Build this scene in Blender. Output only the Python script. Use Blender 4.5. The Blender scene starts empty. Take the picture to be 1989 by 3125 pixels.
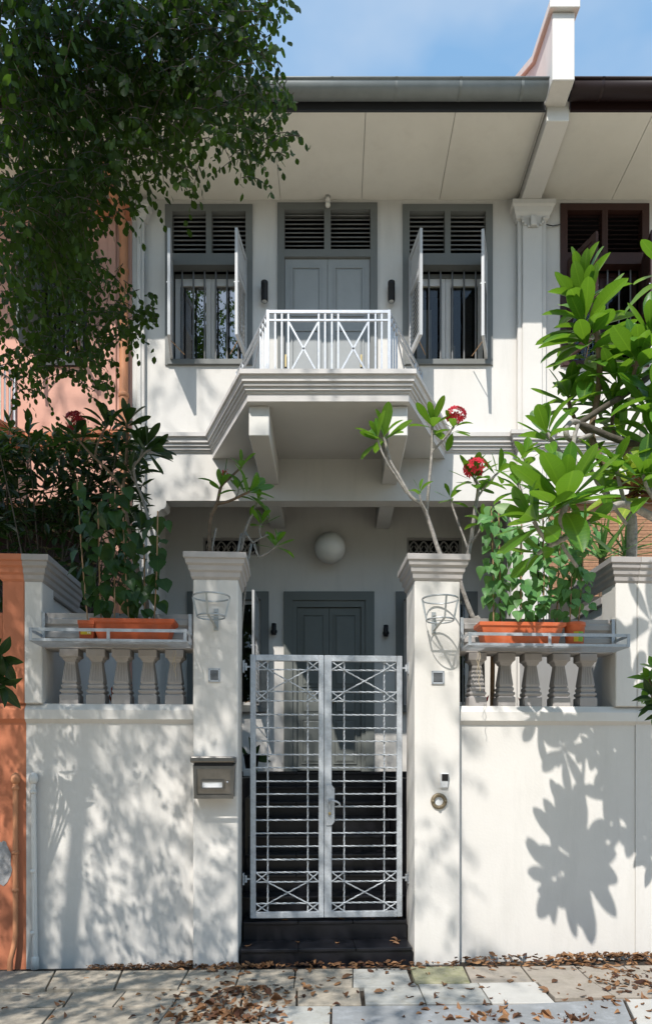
import bpy, math, random
from mathutils import Vector, Matrix, noise
R = math.radians
rnd = random.Random(11)
sc = bpy.context.scene
col = sc.collection

# ------------------------------------------------------------------ camera, sky, sun, exposure
F, CX, CY, ZE = 2089.0, 1022.0, 2354.0, 1.56      # focal length and principal point in photo pixels, eye height
PW, PH = 1989.0, 3125.0
cam = bpy.data.cameras.new('camera')
cam_o = bpy.data.objects.new('camera', cam); col.objects.link(cam_o)
cam_o.location = (0, 0, ZE); cam_o.rotation_euler = (R(90), 0, 0)
cam.sensor_width = 36; cam.sensor_fit = 'AUTO'
cam.lens = 36 * F / PH
cam.shift_x = (PW / 2 - CX) / PH
cam.shift_y = (CY - PH / 2) / PH
cam.clip_start = 0.05; cam.clip_end = 2000
sc.camera = cam_o

SUN = Vector((0.40, 1.0, -1.33)).normalized()      # the way the light travels
world = bpy.data.worlds.new('World'); sc.world = world; world.use_nodes = True
wn, wl = world.node_tree.nodes, world.node_tree.links
bg = wn['Background']
sky = wn.new('ShaderNodeTexSky'); sky.sky_type = 'NISHITA'; sky.sun_disc = False
sky.sun_elevation = math.asin(-SUN.z); sky.sun_rotation = math.atan2(-SUN.x, -SUN.y)
sky.air_density = 1.0; sky.dust_density = 1.2; sky.ozone_density = 1.0; sky.altitude = 0
tc = wn.new('ShaderNodeTexCoord'); nz = wn.new('ShaderNodeTexNoise')
nz.inputs['Scale'].default_value = 2.1; nz.inputs['Detail'].default_value = 5; nz.inputs['Roughness'].default_value = .55
mp = wn.new('ShaderNodeMapping'); mp.inputs['Scale'].default_value = (1, 1, 2.2); mp.inputs['Location'].default_value = (0.35, 0.2, 0.1)
cr = wn.new('ShaderNodeValToRGB'); cr.color_ramp.elements[0].position = .46; cr.color_ramp.elements[1].position = .74
cr.color_ramp.elements[0].color = (0, 0, 0, 1); cr.color_ramp.elements[1].color = (.6, .6, .6, 1)
veil = wn.new('ShaderNodeMix'); veil.data_type = 'RGBA'; veil.inputs[0].default_value = .40       # bright humid haze over the clear sky
veil.inputs[7].default_value = (3.2, 6.3, 10.0, 1)
mxw = wn.new('ShaderNodeMix'); mxw.data_type = 'RGBA'                                             # thin cloud
mxw.inputs[7].default_value = (5.8, 6.0, 6.3, 1)
wl.new(tc.outputs['Generated'], mp.inputs['Vector']); wl.new(mp.outputs[0], nz.inputs['Vector'])
wl.new(nz.outputs['Fac'], cr.inputs[0]); wl.new(cr.outputs[0], mxw.inputs[0])
wl.new(sky.outputs[0], veil.inputs[6]); wl.new(veil.outputs[2], mxw.inputs[6]); wl.new(mxw.outputs[2], bg.inputs['Color'])
bg.inputs['Strength'].default_value = 0.10

sun = bpy.data.lights.new('sun', 'SUN'); sun.energy = 3.15; sun.angle = R(0.53); sun.color = (1.0, .965, .93)
sun_o = bpy.data.objects.new('sun', sun); col.objects.link(sun_o)
sun_o.rotation_euler = SUN.to_track_quat('-Z', 'Y').to_euler(); sun_o.location = (-4, -8, 14)

vs = sc.view_settings
vs.view_transform = 'Standard'; vs.look = 'None'; vs.gamma = 1; vs.exposure = 0.55; vs.use_curve_mapping = False
try:
    sc.cycles.use_denoising = True
    sc.cycles.max_bounces = 8; sc.cycles.diffuse_bounces = 1; sc.cycles.transparent_max_bounces = 8
except Exception: pass

# ------------------------------------------------------------------ helpers
def srgb(r, g, b):
    f = lambda c: (c / 255 / 12.92) if c / 255 <= .04045 else ((c / 255 + .055) / 1.055) ** 2.4
    return (f(r), f(g), f(b))

MATS = {}
def mat(name, color, rough=.6, metal=0., var=.06, vscale=3., bump=0., bscale=60., spec=.4, stain=None, stain_amt=0., stain_scale=1.2, coat=0.):
    m = bpy.data.materials.new(name); m.use_nodes = True; MATS[name] = m
    n, l = m.node_tree.nodes, m.node_tree.links
    p = n['Principled BSDF']
    p.inputs['Roughness'].default_value = rough; p.inputs['Metallic'].default_value = metal
    p.inputs['Specular IOR Level'].default_value = spec; p.inputs['Coat Weight'].default_value = coat
    g = n.new('ShaderNodeNewGeometry')
    t = n.new('ShaderNodeTexNoise'); t.inputs['Scale'].default_value = vscale; t.inputs['Detail'].default_value = 6; t.inputs['Roughness'].default_value = .65
    l.new(g.outputs['Position'], t.inputs['Vector'])
    r = n.new('ShaderNodeMapRange'); r.inputs['From Min'].default_value = .3; r.inputs['From Max'].default_value = .7
    r.inputs['To Min'].default_value = 1 - var; r.inputs['To Max'].default_value = 1 + var
    l.new(t.outputs['Fac'], r.inputs['Value'])
    mx = n.new('ShaderNodeMix'); mx.data_type = 'RGBA'; mx.blend_type = 'MULTIPLY'; mx.inputs[0].default_value = 1
    mx.inputs[6].default_value = (*color, 1); l.new(r.outputs[0], mx.inputs[7])
    out = mx.outputs[2]
    if stain:
        t2 = n.new('ShaderNodeTexNoise'); t2.inputs['Scale'].default_value = stain_scale; t2.inputs['Detail'].default_value = 8; t2.inputs['Roughness'].default_value = .7
        mp = n.new('ShaderNodeMapping'); mp.inputs['Scale'].default_value = (2.6, 2.6, .4)
        l.new(g.outputs['Position'], mp.inputs['Vector']); l.new(mp.outputs[0], t2.inputs['Vector'])
        r2 = n.new('ShaderNodeMapRange'); r2.inputs['From Min'].default_value = .5; r2.inputs['From Max'].default_value = .78
        r2.inputs['To Min'].default_value = 0; r2.inputs['To Max'].default_value = stain_amt
        l.new(t2.outputs['Fac'], r2.inputs['Value'])
        m2 = n.new('ShaderNodeMix'); m2.data_type = 'RGBA'; l.new(r2.outputs[0], m2.inputs[0])
        l.new(out, m2.inputs[6]); m2.inputs[7].default_value = (*stain, 1); out = m2.outputs[2]
    l.new(out, p.inputs['Base Color'])
    if bump:
        t3 = n.new('ShaderNodeTexNoise'); t3.inputs['Scale'].default_value = bscale; t3.inputs['Detail'].default_value = 5
        l.new(g.outputs['Position'], t3.inputs['Vector'])
        b = n.new('ShaderNodeBump'); b.inputs['Strength'].default_value = bump; b.inputs['Distance'].default_value = .01
        l.new(t3.outputs['Fac'], b.inputs['Height']); l.new(b.outputs[0], p.inputs['Normal'])
    return m

def leaf_mat(name, c0, c1, trans, tfac=.35, rough=.4, island=False, spec=.35):
    m = bpy.data.materials.new(name); m.use_nodes = True; MATS[name] = m
    n, l = m.node_tree.nodes, m.node_tree.links
    p = n['Principled BSDF']; p.inputs['Roughness'].default_value = rough; p.inputs['Specular IOR Level'].default_value = spec
    if island:
        g = n.new('ShaderNodeNewGeometry'); src = g.outputs['Random Per Island']
    else:
        g = n.new('ShaderNodeObjectInfo'); src = g.outputs['Random']
    r = n.new('ShaderNodeValToRGB'); r.color_ramp.elements[0].color = (*c0, 1); r.color_ramp.elements[1].color = (*c1, 1)
    l.new(src, r.inputs[0])
    gg = n.new('ShaderNodeNewGeometry'); t = n.new('ShaderNodeTexNoise'); t.inputs['Scale'].default_value = 25
    l.new(gg.outputs['Position'], t.inputs['Vector'])
    mr = n.new('ShaderNodeMapRange'); mr.inputs['To Min'].default_value = .75; mr.inputs['To Max'].default_value = 1.25
    l.new(t.outputs['Fac'], mr.inputs['Value'])
    mm = n.new('ShaderNodeMix'); mm.data_type = 'RGBA'; mm.blend_type = 'MULTIPLY'; mm.inputs[0].default_value = 1
    l.new(r.outputs[0], mm.inputs[6]); l.new(mr.outputs[0], mm.inputs[7])
    out = mm.outputs[2]
    if not island:
        tcn = n.new('ShaderNodeTexCoord'); sx = n.new('ShaderNodeSeparateXYZ'); l.new(tcn.outputs['Object'], sx.inputs[0])
        ab = n.new('ShaderNodeMath'); ab.operation = 'ABSOLUTE'; l.new(sx.outputs['Y'], ab.inputs[0])
        rib = n.new('ShaderNodeMapRange'); rib.inputs['From Min'].default_value = .006; rib.inputs['From Max'].default_value = .016
        rib.inputs['To Min'].default_value = .55; rib.inputs['To Max'].default_value = 0; l.new(ab.outputs[0], rib.inputs['Value'])
        ad = n.new('ShaderNodeMath'); ad.operation = 'MULTIPLY_ADD'; ad.inputs[1].default_value = -.55; l.new(ab.outputs[0], ad.inputs[0]); l.new(sx.outputs['X'], ad.inputs[2])
        sn = n.new('ShaderNodeMath'); sn.operation = 'SINE'; ml = n.new('ShaderNodeMath'); ml.operation = 'MULTIPLY'; ml.inputs[1].default_value = 105
        l.new(ad.outputs[0], ml.inputs[0]); l.new(ml.outputs[0], sn.inputs[0])
        vn = n.new('ShaderNodeMapRange'); vn.inputs['From Min'].default_value = .75; vn.inputs['From Max'].default_value = 1; vn.inputs['To Max'].default_value = .22; l.new(sn.outputs[0], vn.inputs['Value'])
        mxv = n.new('ShaderNodeMath'); mxv.operation = 'MAXIMUM'; l.new(rib.outputs[0], mxv.inputs[0]); l.new(vn.outputs[0], mxv.inputs[1])
        m3 = n.new('ShaderNodeMix'); m3.data_type = 'RGBA'; l.new(mxv.outputs[0], m3.inputs[0]); l.new(out, m3.inputs[6]); m3.inputs[7].default_value = (min(1, c1[0] * 2 + .03), min(1, c1[1] * 1.5 + .03), c1[2] * 1.5 + .01, 1)
        out = m3.outputs[2]
    l.new(out, p.inputs['Base Color'])
    tr = n.new('ShaderNodeBsdfTranslucent'); tr.inputs['Color'].default_value = (*trans, 1)
    ms = n.new('ShaderNodeMixShader'); ms.inputs[0].default_value = tfac
    l.new(p.outputs[0], ms.inputs[1]); l.new(tr.outputs[0], ms.inputs[2])
    l.new(ms.outputs[0], n['Material Output'].inputs['Surface'])
    return m

WLOC = {}
def reg(o, w): WLOC[o.name] = Vector(w)
def wloc(o): return WLOC[o.name]
def tag(o, label=None, cat=None, group=None, kind=None):
    if label: o['label'] = label
    if cat: o['category'] = cat
    if group: o['group'] = group
    if kind: o['kind'] = kind
    return o
def empty(name, base, label=None, cat=None, group=None, parent=None):
    o = bpy.data.objects.new(name, None); col.objects.link(o); o.empty_display_size = .1
    base = Vector(base)
    if parent: o.parent = parent; o.location = base - wloc(parent)
    else: o.location = base
    reg(o, base); return tag(o, label, cat, group)

class Frame:
    def __init__(s, origin, ang=0.):
        s.o = Vector(origin); s.u = Vector((math.cos(ang), math.sin(ang), 0)); s.n = Vector((-math.sin(ang), math.cos(ang), 0)); s.ang = ang
    def w(s, u, d, z): return s.o + s.u * u + s.n * d + Vector((0, 0, z))
    def at(s, px, py, d=0.):
        dr = Vector(((px - CX) / F, 1, -(py - CY) / F)); c = Vector((0, 0, ZE))
        t = (d - s.n.dot(c - s.o)) / s.n.dot(dr); p = c + dr * t - s.o
        return s.u.dot(p), p.z
    def sub(s, u, d, z, ang): return Frame(s.w(u, d, z), s.ang + ang)
def P(px, py, Y): return Vector(((px - CX) / F * Y, Y, ZE - (py - CY) / F * Y))     # photo pixel at a depth taken from what it touches
def D(dx, dy, Y): return P(dx * 1.2975, dy * 1.2975, Y)

H = Frame((0, 8.36, 0))                 # the house fronts
G = Frame((0, 5.60, 0), math.atan(.057))   # the garden walls along the street

class MB:
    def __init__(s): s.v = []; s.f = []; s.sm = []
    def add(s, vs, fs, smooth=False):
        o = len(s.v); s.v += [Vector(v) for v in vs]; s.f += [tuple(i + o for i in f) for f in fs]; s.sm += [smooth] * len(fs); return s
    def box(s, fr, u0, u1, d0, d1, z0, z1):
        vs = [fr.w(u, d, z) for z in (z0, z1) for d in (d0, d1) for u in (u0, u1)]
        return s.add(vs, [(0, 2, 3, 1), (4, 5, 7, 6), (0, 1, 5, 4), (1, 3, 7, 5), (3, 2, 6, 7), (2, 0, 4, 6)])
    def boxpx(s, fr, x0, y0, x1, y1, d0, d1):       # front face (at d0) spans the photo rectangle
        u0, z1 = fr.at(x0, y0, d0); u1, z0 = fr.at(x1, y1, d0)
        return s.box(fr, u0, u1, d0, d1, z0, z1)
    def prism(s, fr, poly, d0, d1):                 # poly in (u,z)
        n = len(poly); vs = [fr.w(u, d0, z) for u, z in poly] + [fr.w(u, d1, z) for u, z in poly]
        return s.add(vs, [tuple(range(n)), tuple(range(2 * n - 1, n - 1, -1))] + [(i, i + n, (i + 1) % n + n, (i + 1) % n) for i in range(n)])
    def slab(s, fr, poly, z0, z1):                  # poly in (u,d)
        n = len(poly); vs = [fr.w(u, d, z0) for u, d in poly] + [fr.w(u, d, z1) for u, d in poly]
        return s.add(vs, [tuple(range(n - 1, -1, -1)), tuple(range(n, 2 * n))] + [(i, (i + 1) % n, (i + 1) % n + n, i + n) for i in range(n)])
    def sweep(s, fr, path, prof, closed=False, caps=True):    # path (u,d); prof (outward offset, z), top to bottom or back
        n = len(path); rows = []
        for i in range(n):
            a = path[i - 1] if (i > 0 or closed) else None
            c = path[(i + 1) % n] if (i < n - 1 or closed) else None
            b = path[i]
            def nrm(p, q):
                t = (q[0] - p[0], q[1] - p[1]); L = math.hypot(*t); return (t[1] / L, -t[0] / L)
            if a is None: m = nrm(b, c)
            elif c is None: m = nrm(a, b)
            else:
                n1, n2 = nrm(a, b), nrm(b, c); k = 1 + n1[0] * n2[0] + n1[1] * n2[1]
                m = ((n1[0] + n2[0]) / k, (n1[1] + n2[1]) / k)
            rows.append([fr.w(b[0] + m[0] * o, b[1] + m[1] * o, z) for o, z in prof])
        k = len(prof); vs = [v for r in rows for v in r]; fs = []
        for i in range(n if closed else n - 1):
            j = (i + 1) % n
            for q in range(k - 1): fs.append((i * k + q, i * k + q + 1, j * k + q + 1, j * k + q))
        if not closed and caps: fs += [tuple(range(k)), tuple(range((n - 1) * k + k - 1, (n - 1) * k - 1, -1))]
        return s.add(vs, fs)
    def tube(s, pts, rad, n=6, smooth=True, twist=0., rot=0., cap=True):
        pts = [Vector(p) for p in pts]; m = len(pts)
        if not hasattr(rad, '__len__'): rad = [rad] * m
        vs = []; fs = []; ref = None
        for i, p in enumerate(pts):
            t = (pts[min(i + 1, m - 1)] - pts[max(i - 1, 0)]).normalized()
            if ref is None: ref = Vector((0, 0, 1)) if abs(t.z) < .9 else Vector((1, 0, 0))
            ref = (ref - t * ref.dot(t)).normalized(); b = t.cross(ref)
            for k in range(n):
                a = 2 * math.pi * k / n + rot + twist * i
                vs.append(p + (ref * math.cos(a) + b * math.sin(a)) * rad[i])
        for i in range(m - 1):
            for k in range(n): fs.append((i * n + k, i * n + (k + 1) % n, (i + 1) * n + (k + 1) % n, (i + 1) * n + k))
        s.add(vs, fs, smooth)
        if cap: s.add(vs[:n], [tuple(range(n - 1, -1, -1))]); s.add(vs[-n:], [tuple(range(n))])
        return s
    def bar(s, p, q, w, h, up=(0, 0, 1)):           # rectangular bar between two points
        p, q = Vector(p), Vector(q); t = (q - p).normalized(); up = Vector(up)
        if abs(t.dot(up)) > .98: up = Vector((1, 0, 0))
        y = up.cross(t).normalized(); x = t.cross(y)
        vs = [e + y * a * w / 2 + x * b * h / 2 for e in (p, q) for a, b in ((-1, -1), (1, -1), (1, 1), (-1, 1))]
        return s.add(vs, [(3, 2, 1, 0), (4, 5, 6, 7)] + [(i, (i + 1) % 4, (i + 1) % 4 + 4, i + 4) for i in range(4)])
    def lathe(s, c, prof, n=16, rot=0., smooth=True, ang=0.):
        c = Vector(c); vs = []; fs = []; m = len(prof)
        for r, z in prof:
            for k in range(n):
                a = 2 * math.pi * k / n + rot + ang; vs.append(c + Vector((r * math.cos(a), r * math.sin(a), z)))
        for i in range(m - 1):
            for k in range(n): fs.append((i * n + k, i * n + (k + 1) % n, (i + 1) * n + (k + 1) % n, (i + 1) * n + k))
        fs += [tuple(range(n - 1, -1, -1)), tuple((m - 1) * n + k for k in range(n))]
        return s.add(vs, fs, smooth)
    def wall(s, fr, u0, u1, z0, z1, d0, d1, holes):  # a wall with rectangular openings (u0,u1,z0,z1)
        us = sorted({u0, u1} | {x for h in holes for x in h[:2] if u0 < x < u1}); zs = sorted({z0, z1} | {x for h in holes for x in h[2:] if z0 < x < z1})
        solid = lambda i, j: 0 <= i < len(us) - 1 and 0 <= j < len(zs) - 1 and not any(h[0] - 1e-6 <= us[i] and us[i + 1] <= h[1] + 1e-6 and h[2] - 1e-6 <= zs[j] and zs[j + 1] <= h[3] + 1e-6 for h in holes)
        for i in range(len(us) - 1):
            for j in range(len(zs) - 1):
                if not solid(i, j): continue
                a, b, c, e = us[i], us[i + 1], zs[j], zs[j + 1]
                q = lambda *p: s.add([fr.w(*x) for x in p], [(0, 1, 2, 3)])
                q((a, d0, c), (b, d0, c), (b, d0, e), (a, d0, e)); q((b, d1, c), (a, d1, c), (a, d1, e), (b, d1, e))
                if not solid(i - 1, j): q((a, d1, c), (a, d0, c), (a, d0, e), (a, d1, e))
                if not solid(i + 1, j): q((b, d0, c), (b, d1, c), (b, d1, e), (b, d0, e))
                if not solid(i, j - 1): q((a, d1, c), (b, d1, c), (b, d0, c), (a, d0, c))
                if not solid(i, j + 1): q((a, d0, e), (b, d0, e), (b, d1, e), (a, d1, e))
        return s
    def build(s, name, m, parent=None, base=None, bevel=0., label=None, cat=None, group=None, kind=None, seg=1):
        if base is None:
            n = len(s.v); xs = [v.x for v in s.v]; ys = [v.y for v in s.v]; zs = [v.z for v in s.v]
            base = Vector(((min(xs) + max(xs)) / 2, (min(ys) + max(ys)) / 2, min(zs)))
        base = Vector(base)
        me = bpy.data.meshes.new(name); me.from_pydata([v - base for v in s.v], [], s.f); me.update()
        for p, sm in zip(me.polygons, s.sm): p.use_smooth = sm
        me.materials.append(MATS[m] if isinstance(m, str) else m)
        o = bpy.data.objects.new(name, me); col.objects.link(o)
        if parent: o.parent = parent; o.location = base - wloc(parent)
        else: o.location = base
        reg(o, base)
        if bevel:
            b = o.modifiers.new('bevel', 'BEVEL'); b.width = bevel; b.segments = seg; b.limit_method = 'ANGLE'
        return tag(o, label, cat, group, kind)

def put(name, mesh, parent, M, kind=None):           # a copy that shares mesh data
    o = bpy.data.objects.new(name, mesh); col.objects.link(o)
    if parent: o.parent = parent; o.matrix_basis = Matrix.Translation(-wloc(parent)) @ M
    else: o.matrix_basis = M
    return o
def basis(p, x, up, sx=1., sy=None, sz=None):
    x = Vector(x).normalized(); up = Vector(up)
    if abs(x.dot(up.normalized())) > .985: up = Vector((x.y, -x.z, x.x + .3))
    y = up.cross(x).normalized(); z = x.cross(y)
    sy = sx if sy is None else sy; sz = sx if sz is None else sz
    return Matrix.Translation(Vector(p)) @ Matrix((x, y, z)).transposed().to_4x4() @ Matrix.Diagonal((sx, sy, sz, 1))

# ------------------------------------------------------------------ materials
mat('white_render', (.79, .75, .68), .85, var=.035, vscale=1.6, bump=.12, bscale=45, stain=(.55, .525, .46), stain_amt=.38)
mat('white_paint', (.83, .795, .72), .8, var=.03, vscale=2., bump=.06, bscale=60)
mat('soffit_board', (.86, .82, .715), .9, var=.05, vscale=1.2, bump=.03, bscale=200, stain=(.70, .65, .55), stain_amt=.3, stain_scale=1.6)
mat('pale_wall', (.75, .72, .67), .85, var=.04, vscale=1.5, bump=.1)
mat('cornice_trim', (.68, .64, .59), .75, var=.05, vscale=4., bump=.08, bscale=70, stain=(.45, .42, .38), stain_amt=.4)
mat('grey_trim', (.42, .385, .355), .75, var=.07, vscale=4., bump=.1, bscale=70, stain=(.58, .55, .52), stain_amt=.5)
mat('light_trim', (.50, .462, .425), .75, var=.06, vscale=4., bump=.08, bscale=70)
mat('frame_grey', (.20, .205, .19), .55, var=.05)
mat('door_grey', (.37, .38, .365), .45, var=.05, vscale=6)
mat('shutter_grey', (.56, .56, .545), .5, var=.05)
mat('slat_grey', (.33, .325, .305), .6, var=.1, vscale=8)
mat('entrance_grey', (.18, .19, .17), .5, var=.06)
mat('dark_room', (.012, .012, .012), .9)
mat('window_white', (.82, .79, .73), .5, var=.04)
mat('bar_grey', (.22, .22, .215), .45, metal=.2)
mat('hoop_metal', (.46, .475, .46), .42, metal=.4, var=.14, vscale=22)
mat('galvanised', (.52, .54, .555), .42, metal=.35, var=.14, vscale=22, spec=.5)
mat('gate_silver', (.56, .585, .60), .45, metal=.25, var=.16, vscale=26, bump=.3, bscale=90)
mat('stainless', (.24, .225, .205), .32, metal=.85, var=.12, vscale=16)
mat('black_metal', (.012, .012, .014), .4)
mat('gutter_grey', (.20, .215, .205), .5, metal=.1, var=.1, vscale=5)
mat('fascia_dark', (.035, .037, .04), .6)
mat('brown_dark', (.022, .010, .009), .45)
mat('brown_wood', (.05, .021, .016), .5, var=.15, vscale=9)
mat('bamboo', (.42, .22, .12), .7, var=.2, vscale=30)
mat('orange_render', (.66, .23, .115), .85, var=.1, vscale=1.8, bump=.15, bscale=50, stain=(.72, .32, .15), stain_amt=.5)
mat('orange_sunlit', (.78, .42, .31), .85, var=.06, vscale=2., bump=.1)  # paler copy of the house orange; sunlight is put into the colour
mat('orange_pipe', (.62, .27, .13), .6, var=.12)
mat('cement', (.42, .41, .40), .95, var=.25, vscale=14, bump=.5, bscale=50)
mat('black_tile', (.014, .014, .017), .28, var=.3, vscale=5)
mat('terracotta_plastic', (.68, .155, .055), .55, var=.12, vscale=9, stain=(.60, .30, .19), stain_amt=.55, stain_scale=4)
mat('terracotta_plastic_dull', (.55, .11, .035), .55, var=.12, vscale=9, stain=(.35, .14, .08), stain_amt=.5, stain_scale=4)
mat('soil', (.05, .035, .025), .95, bump=.6)
mat('yellow_label', (.70, .52, .05), .5)
mat('green_label', (.25, .50, .06), .5)
mat('white_label', (.8, .8, .78), .45)
mat('bronze', (.24, .19, .12), .5, metal=.5, var=.3, vscale=60)
mat('brass', (.55, .42, .20), .35, metal=.8)
mat('stake', (.40, .25, .14), .8, var=.2, vscale=20)
mat('string', (.55, .45, .30), .9)
mat('globe', (.90, .87, .78), .35)
mat('lens', (.55, .55, .5), .3)
mat('paving_pale', (.42, .41, .365), .85, var=.16, vscale=5, bump=.35, bscale=60, stain=(.27, .24, .18), stain_amt=.85, stain_scale=3)
mat('paving_white', (.54, .515, .46), .85, var=.08, vscale=5, bump=.2, bscale=60, stain=(.5, .46, .4), stain_amt=.4, stain_scale=3)
mat('paving_brown', (.36, .31, .25), .9, var=.15, vscale=6, bump=.3, bscale=50, stain=(.22, .2, .14), stain_amt=.7, stain_scale=3)
mat('paving_moss', (.34, .32, .20), .95, var=.2, vscale=9, bump=.5, bscale=50, stain=(.16, .18, .05), stain_amt=.95, stain_scale=5)
mat('paving_grey', (.40, .345, .265), .9, var=.22, vscale=6, bump=.45, bscale=50, stain=(.16, .135, .10), stain_amt=.85, stain_scale=3)
mat('kerb_blue', (.28, .285, .28), .85, var=.14, vscale=4, bump=.25, bscale=40, stain=(.55, .56, .57), stain_amt=.6, stain_scale=3)
mat('joint_dirt', (.045, .034, .024), .95, bump=.5)
mat('bounce_ground', (.60, .51, .38), .9, var=.15, vscale=6)  # unseen street ground, made pale and warm to bounce light upward
mat('soil_bed', (.09, .07, .045), .95, var=.2, bump=.5)
mat('roof_tile', (.38, .13, .07), .8, var=.15)
mat('reflection_panel', (.42, .37, .32), .9)
mat('bark_grey', (.33, .30, .26), .9, var=.35, vscale=30, bump=.6, bscale=70)
mat('bark_dark', (.10, .085, .065), .9, var=.3, vscale=20, bump=.6, bscale=50)
mat('bark_brown', (.20, .14, .09), .9, var=.35, vscale=30, bump=.5, bscale=70)
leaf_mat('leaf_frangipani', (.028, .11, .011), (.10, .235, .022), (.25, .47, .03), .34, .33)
leaf_mat('leaf_dark_shaded', (.009, .027, .007), (.022, .055, .011), (.07, .15, .02), .25, .4)  # darker green; tree shade over the left plants is put into the colour
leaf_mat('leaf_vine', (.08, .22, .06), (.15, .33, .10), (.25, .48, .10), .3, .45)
leaf_mat('leaf_vine_shaded', (.014, .042, .010), (.032, .085, .016), (.12, .24, .03), .28, .45)  # shaded copy of the vine green; the shade is in the colour
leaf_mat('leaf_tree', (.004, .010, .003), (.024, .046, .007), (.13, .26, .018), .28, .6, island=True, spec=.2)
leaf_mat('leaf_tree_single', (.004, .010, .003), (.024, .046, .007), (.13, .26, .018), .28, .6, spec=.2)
leaf_mat('leaf_fern', (.14, .26, .03), (.30, .38, .05), (.45, .60, .06), .35, .45)
leaf_mat('leaf_brown', (.20, .08, .035), (.05, .022, .015), (.25, .10, .03), .1, .7)
leaf_mat('leaf_fallen', (.040, .014, .009), (.36, .19, .085), (.3, .12, .04), .08, .65)
leaf_mat('leaf_fallen_mass', (.040, .014, .009), (.36, .19, .085), (.3, .12, .04), .08, .65, island=True)
leaf_mat('petal_red', (.55, .012, .03), (.75, .03, .06), (.8, .05, .06), .3, .5)
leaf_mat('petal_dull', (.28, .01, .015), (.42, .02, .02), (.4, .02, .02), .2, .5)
leaf_mat('bract_orange', (.6, .06, .02), (.7, .14, .03), (.6, .1, .02), .2, .5)
# window glass: dark, reflecting the sky and the tree across
def glass(name, f, tint):
    m = bpy.data.materials.new(name); m.use_nodes = True; MATS[name] = m
    n, l = m.node_tree.nodes, m.node_tree.links; n.remove(n['Principled BSDF'])
    a = n.new('ShaderNodeBsdfTransparent'); a.inputs['Color'].default_value = (*tint, 1)
    b = n.new('ShaderNodeBsdfGlossy'); b.inputs['Roughness'].default_value = .01
    s = n.new('ShaderNodeMixShader'); s.inputs[0].default_value = f
    l.new(a.outputs[0], s.inputs[1]); l.new(b.outputs[0], s.inputs[2]); l.new(s.outputs[0], n['Material Output'].inputs['Surface'])
glass('glass_mirror', .36, (.5, .5, .5)); glass('glass_clear', .04, (.8, .82, .8))

# ------------------------------------------------------------------ the setting: ground, pavement, yard
MB().box(Frame((0, 0, 0)), -300, 300, -300, 300, -.5, -.16).build('ground', 'bounce_ground', kind='structure')
pv = MB().slab(G, [(-7, -2.05), (7, -2.05), (7, .3), (-7, .3)], -.3, -.028).build('pavement', 'joint_dirt', kind='structure')
prng = random.Random(5)
def slab_piece(quad, m, top, parent=pv, name='slab'):        # quad: four photo pixels on the ground, nearest surface height top
    pts = []
    for (x, y) in quad:
        Y = (ZE - top) * F / (y - CY); pts.append(((x - CX) / F * Y, Y))
    b = MB(); fr = Frame((0, 0, 0))
    b.slab(fr, pts, -.10, top)
    return b.build(name, m, parent, bevel=.006, seg=2)
# paving flags: rows run along the wall, joints measured from the photograph (x at the upper and lower edge of each row)
def row(y0, y1, js, mats, tops):
    for i in range(len(js) - 1):
        a, b = js[i], js[i + 1]; g = 2.2
        sl = lambda x, y: y + (x - 1000) * -.006
        j = lambda k=1.6: prng.uniform(-k, k)
        q = [(a[0] + g + j(), sl(a[0], y0) + j(1)), (b[0] - g + j(), sl(b[0], y0) + j(1)), (b[1] - g + j(), sl(b[1], y1) + j(1)), (a[1] + g + j(), sl(a[1], y1) + j(1))]
        slab_piece([q[3], q[2], q[1], q[0]], mats[i % len(mats)], tops[i % len(tops)])
LW = 'paving_grey'
row(2957, 3011, [(-420, -480), (-220, -270), (-30, -70), (170, 140), (375, 350), (575, 545), (736, 718), (902, 897), (1076, 1076), (1243, 1262)],
    [LW, LW, LW, LW, LW, LW, LW, LW, LW, 'paving_pale'][1:], [.024, .022, .021, .022, .018, .006, .003, .002, .003])
row(2951, 3000, [(1248, 1266), (1414, 1436), (1590, 1628), (1752, 1805), (1900, 1955), (2080, 2150), (2300, 2380)], ['paving_moss', 'paving_brown', 'paving_brown', 'paving_brown', 'paving_brown', 'paving_brown'], [.012, .004, .002, .0, .002, .0])
row(3014, 3066, [(-500, -540), (-290, -330), (-90, -125), (230, 195), (390, 345), (560, 525), (745, 735), (905, 905), (1098, 1106)], [LW], [-.004, -.003, -.006, -.004, -.002, -.004])
row(3001, 3064, [(1106, 1112), (1272, 1300), (1458, 1500), (1634, 1695)], ['paving_pale', 'paving_pale', 'paving_white'], [.0, .002, .003])
row(2999, 3047, [(1636, 1690), (1806, 1878), (2000, 2090), (2200, 2300)], ['paving_brown'], [.003, -.004, -.002])
row(3069, 3124, [(-560, -600), (-330, -370), (-130, -170), (170, 125), (520, 480), (795, 790), (1010, 1010)], [LW, LW, LW, LW, LW, 'paving_pale'], [-.005, -.004, -.006, -.005])
row(3127, 3200, [(-620, -680), (-280, -320), (60, 20), (380, 340), (700, 680), (1010, 1010)], [LW], [-.006, -.004])
slab_piece([(1012, 3190), (1990, 3190), (1902, 3046), (1500, 3070)][:1] + [(1960, 3190), (1898, 3048), (1540, 3066), (1014, 3070)], 'kerb_blue', .004, name='kerb_slab')
slab_piece([(1975, 3190), (2500, 3190), (2330, 3048), (1906, 3048)], 'paving_white', .002, name='kerb_slab')
for sgn, (a, b) in (('l', (-2.36, -.86)), ('r', (.70, 2.33))):
    y = MB().slab(Frame((0, 0, 0)), [(a, 5.95), (b, 5.95), (b, 8.2), (a, 8.2)], 0, 1.30)
    y.build('garden_bed', 'soil_bed', kind='structure')
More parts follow.
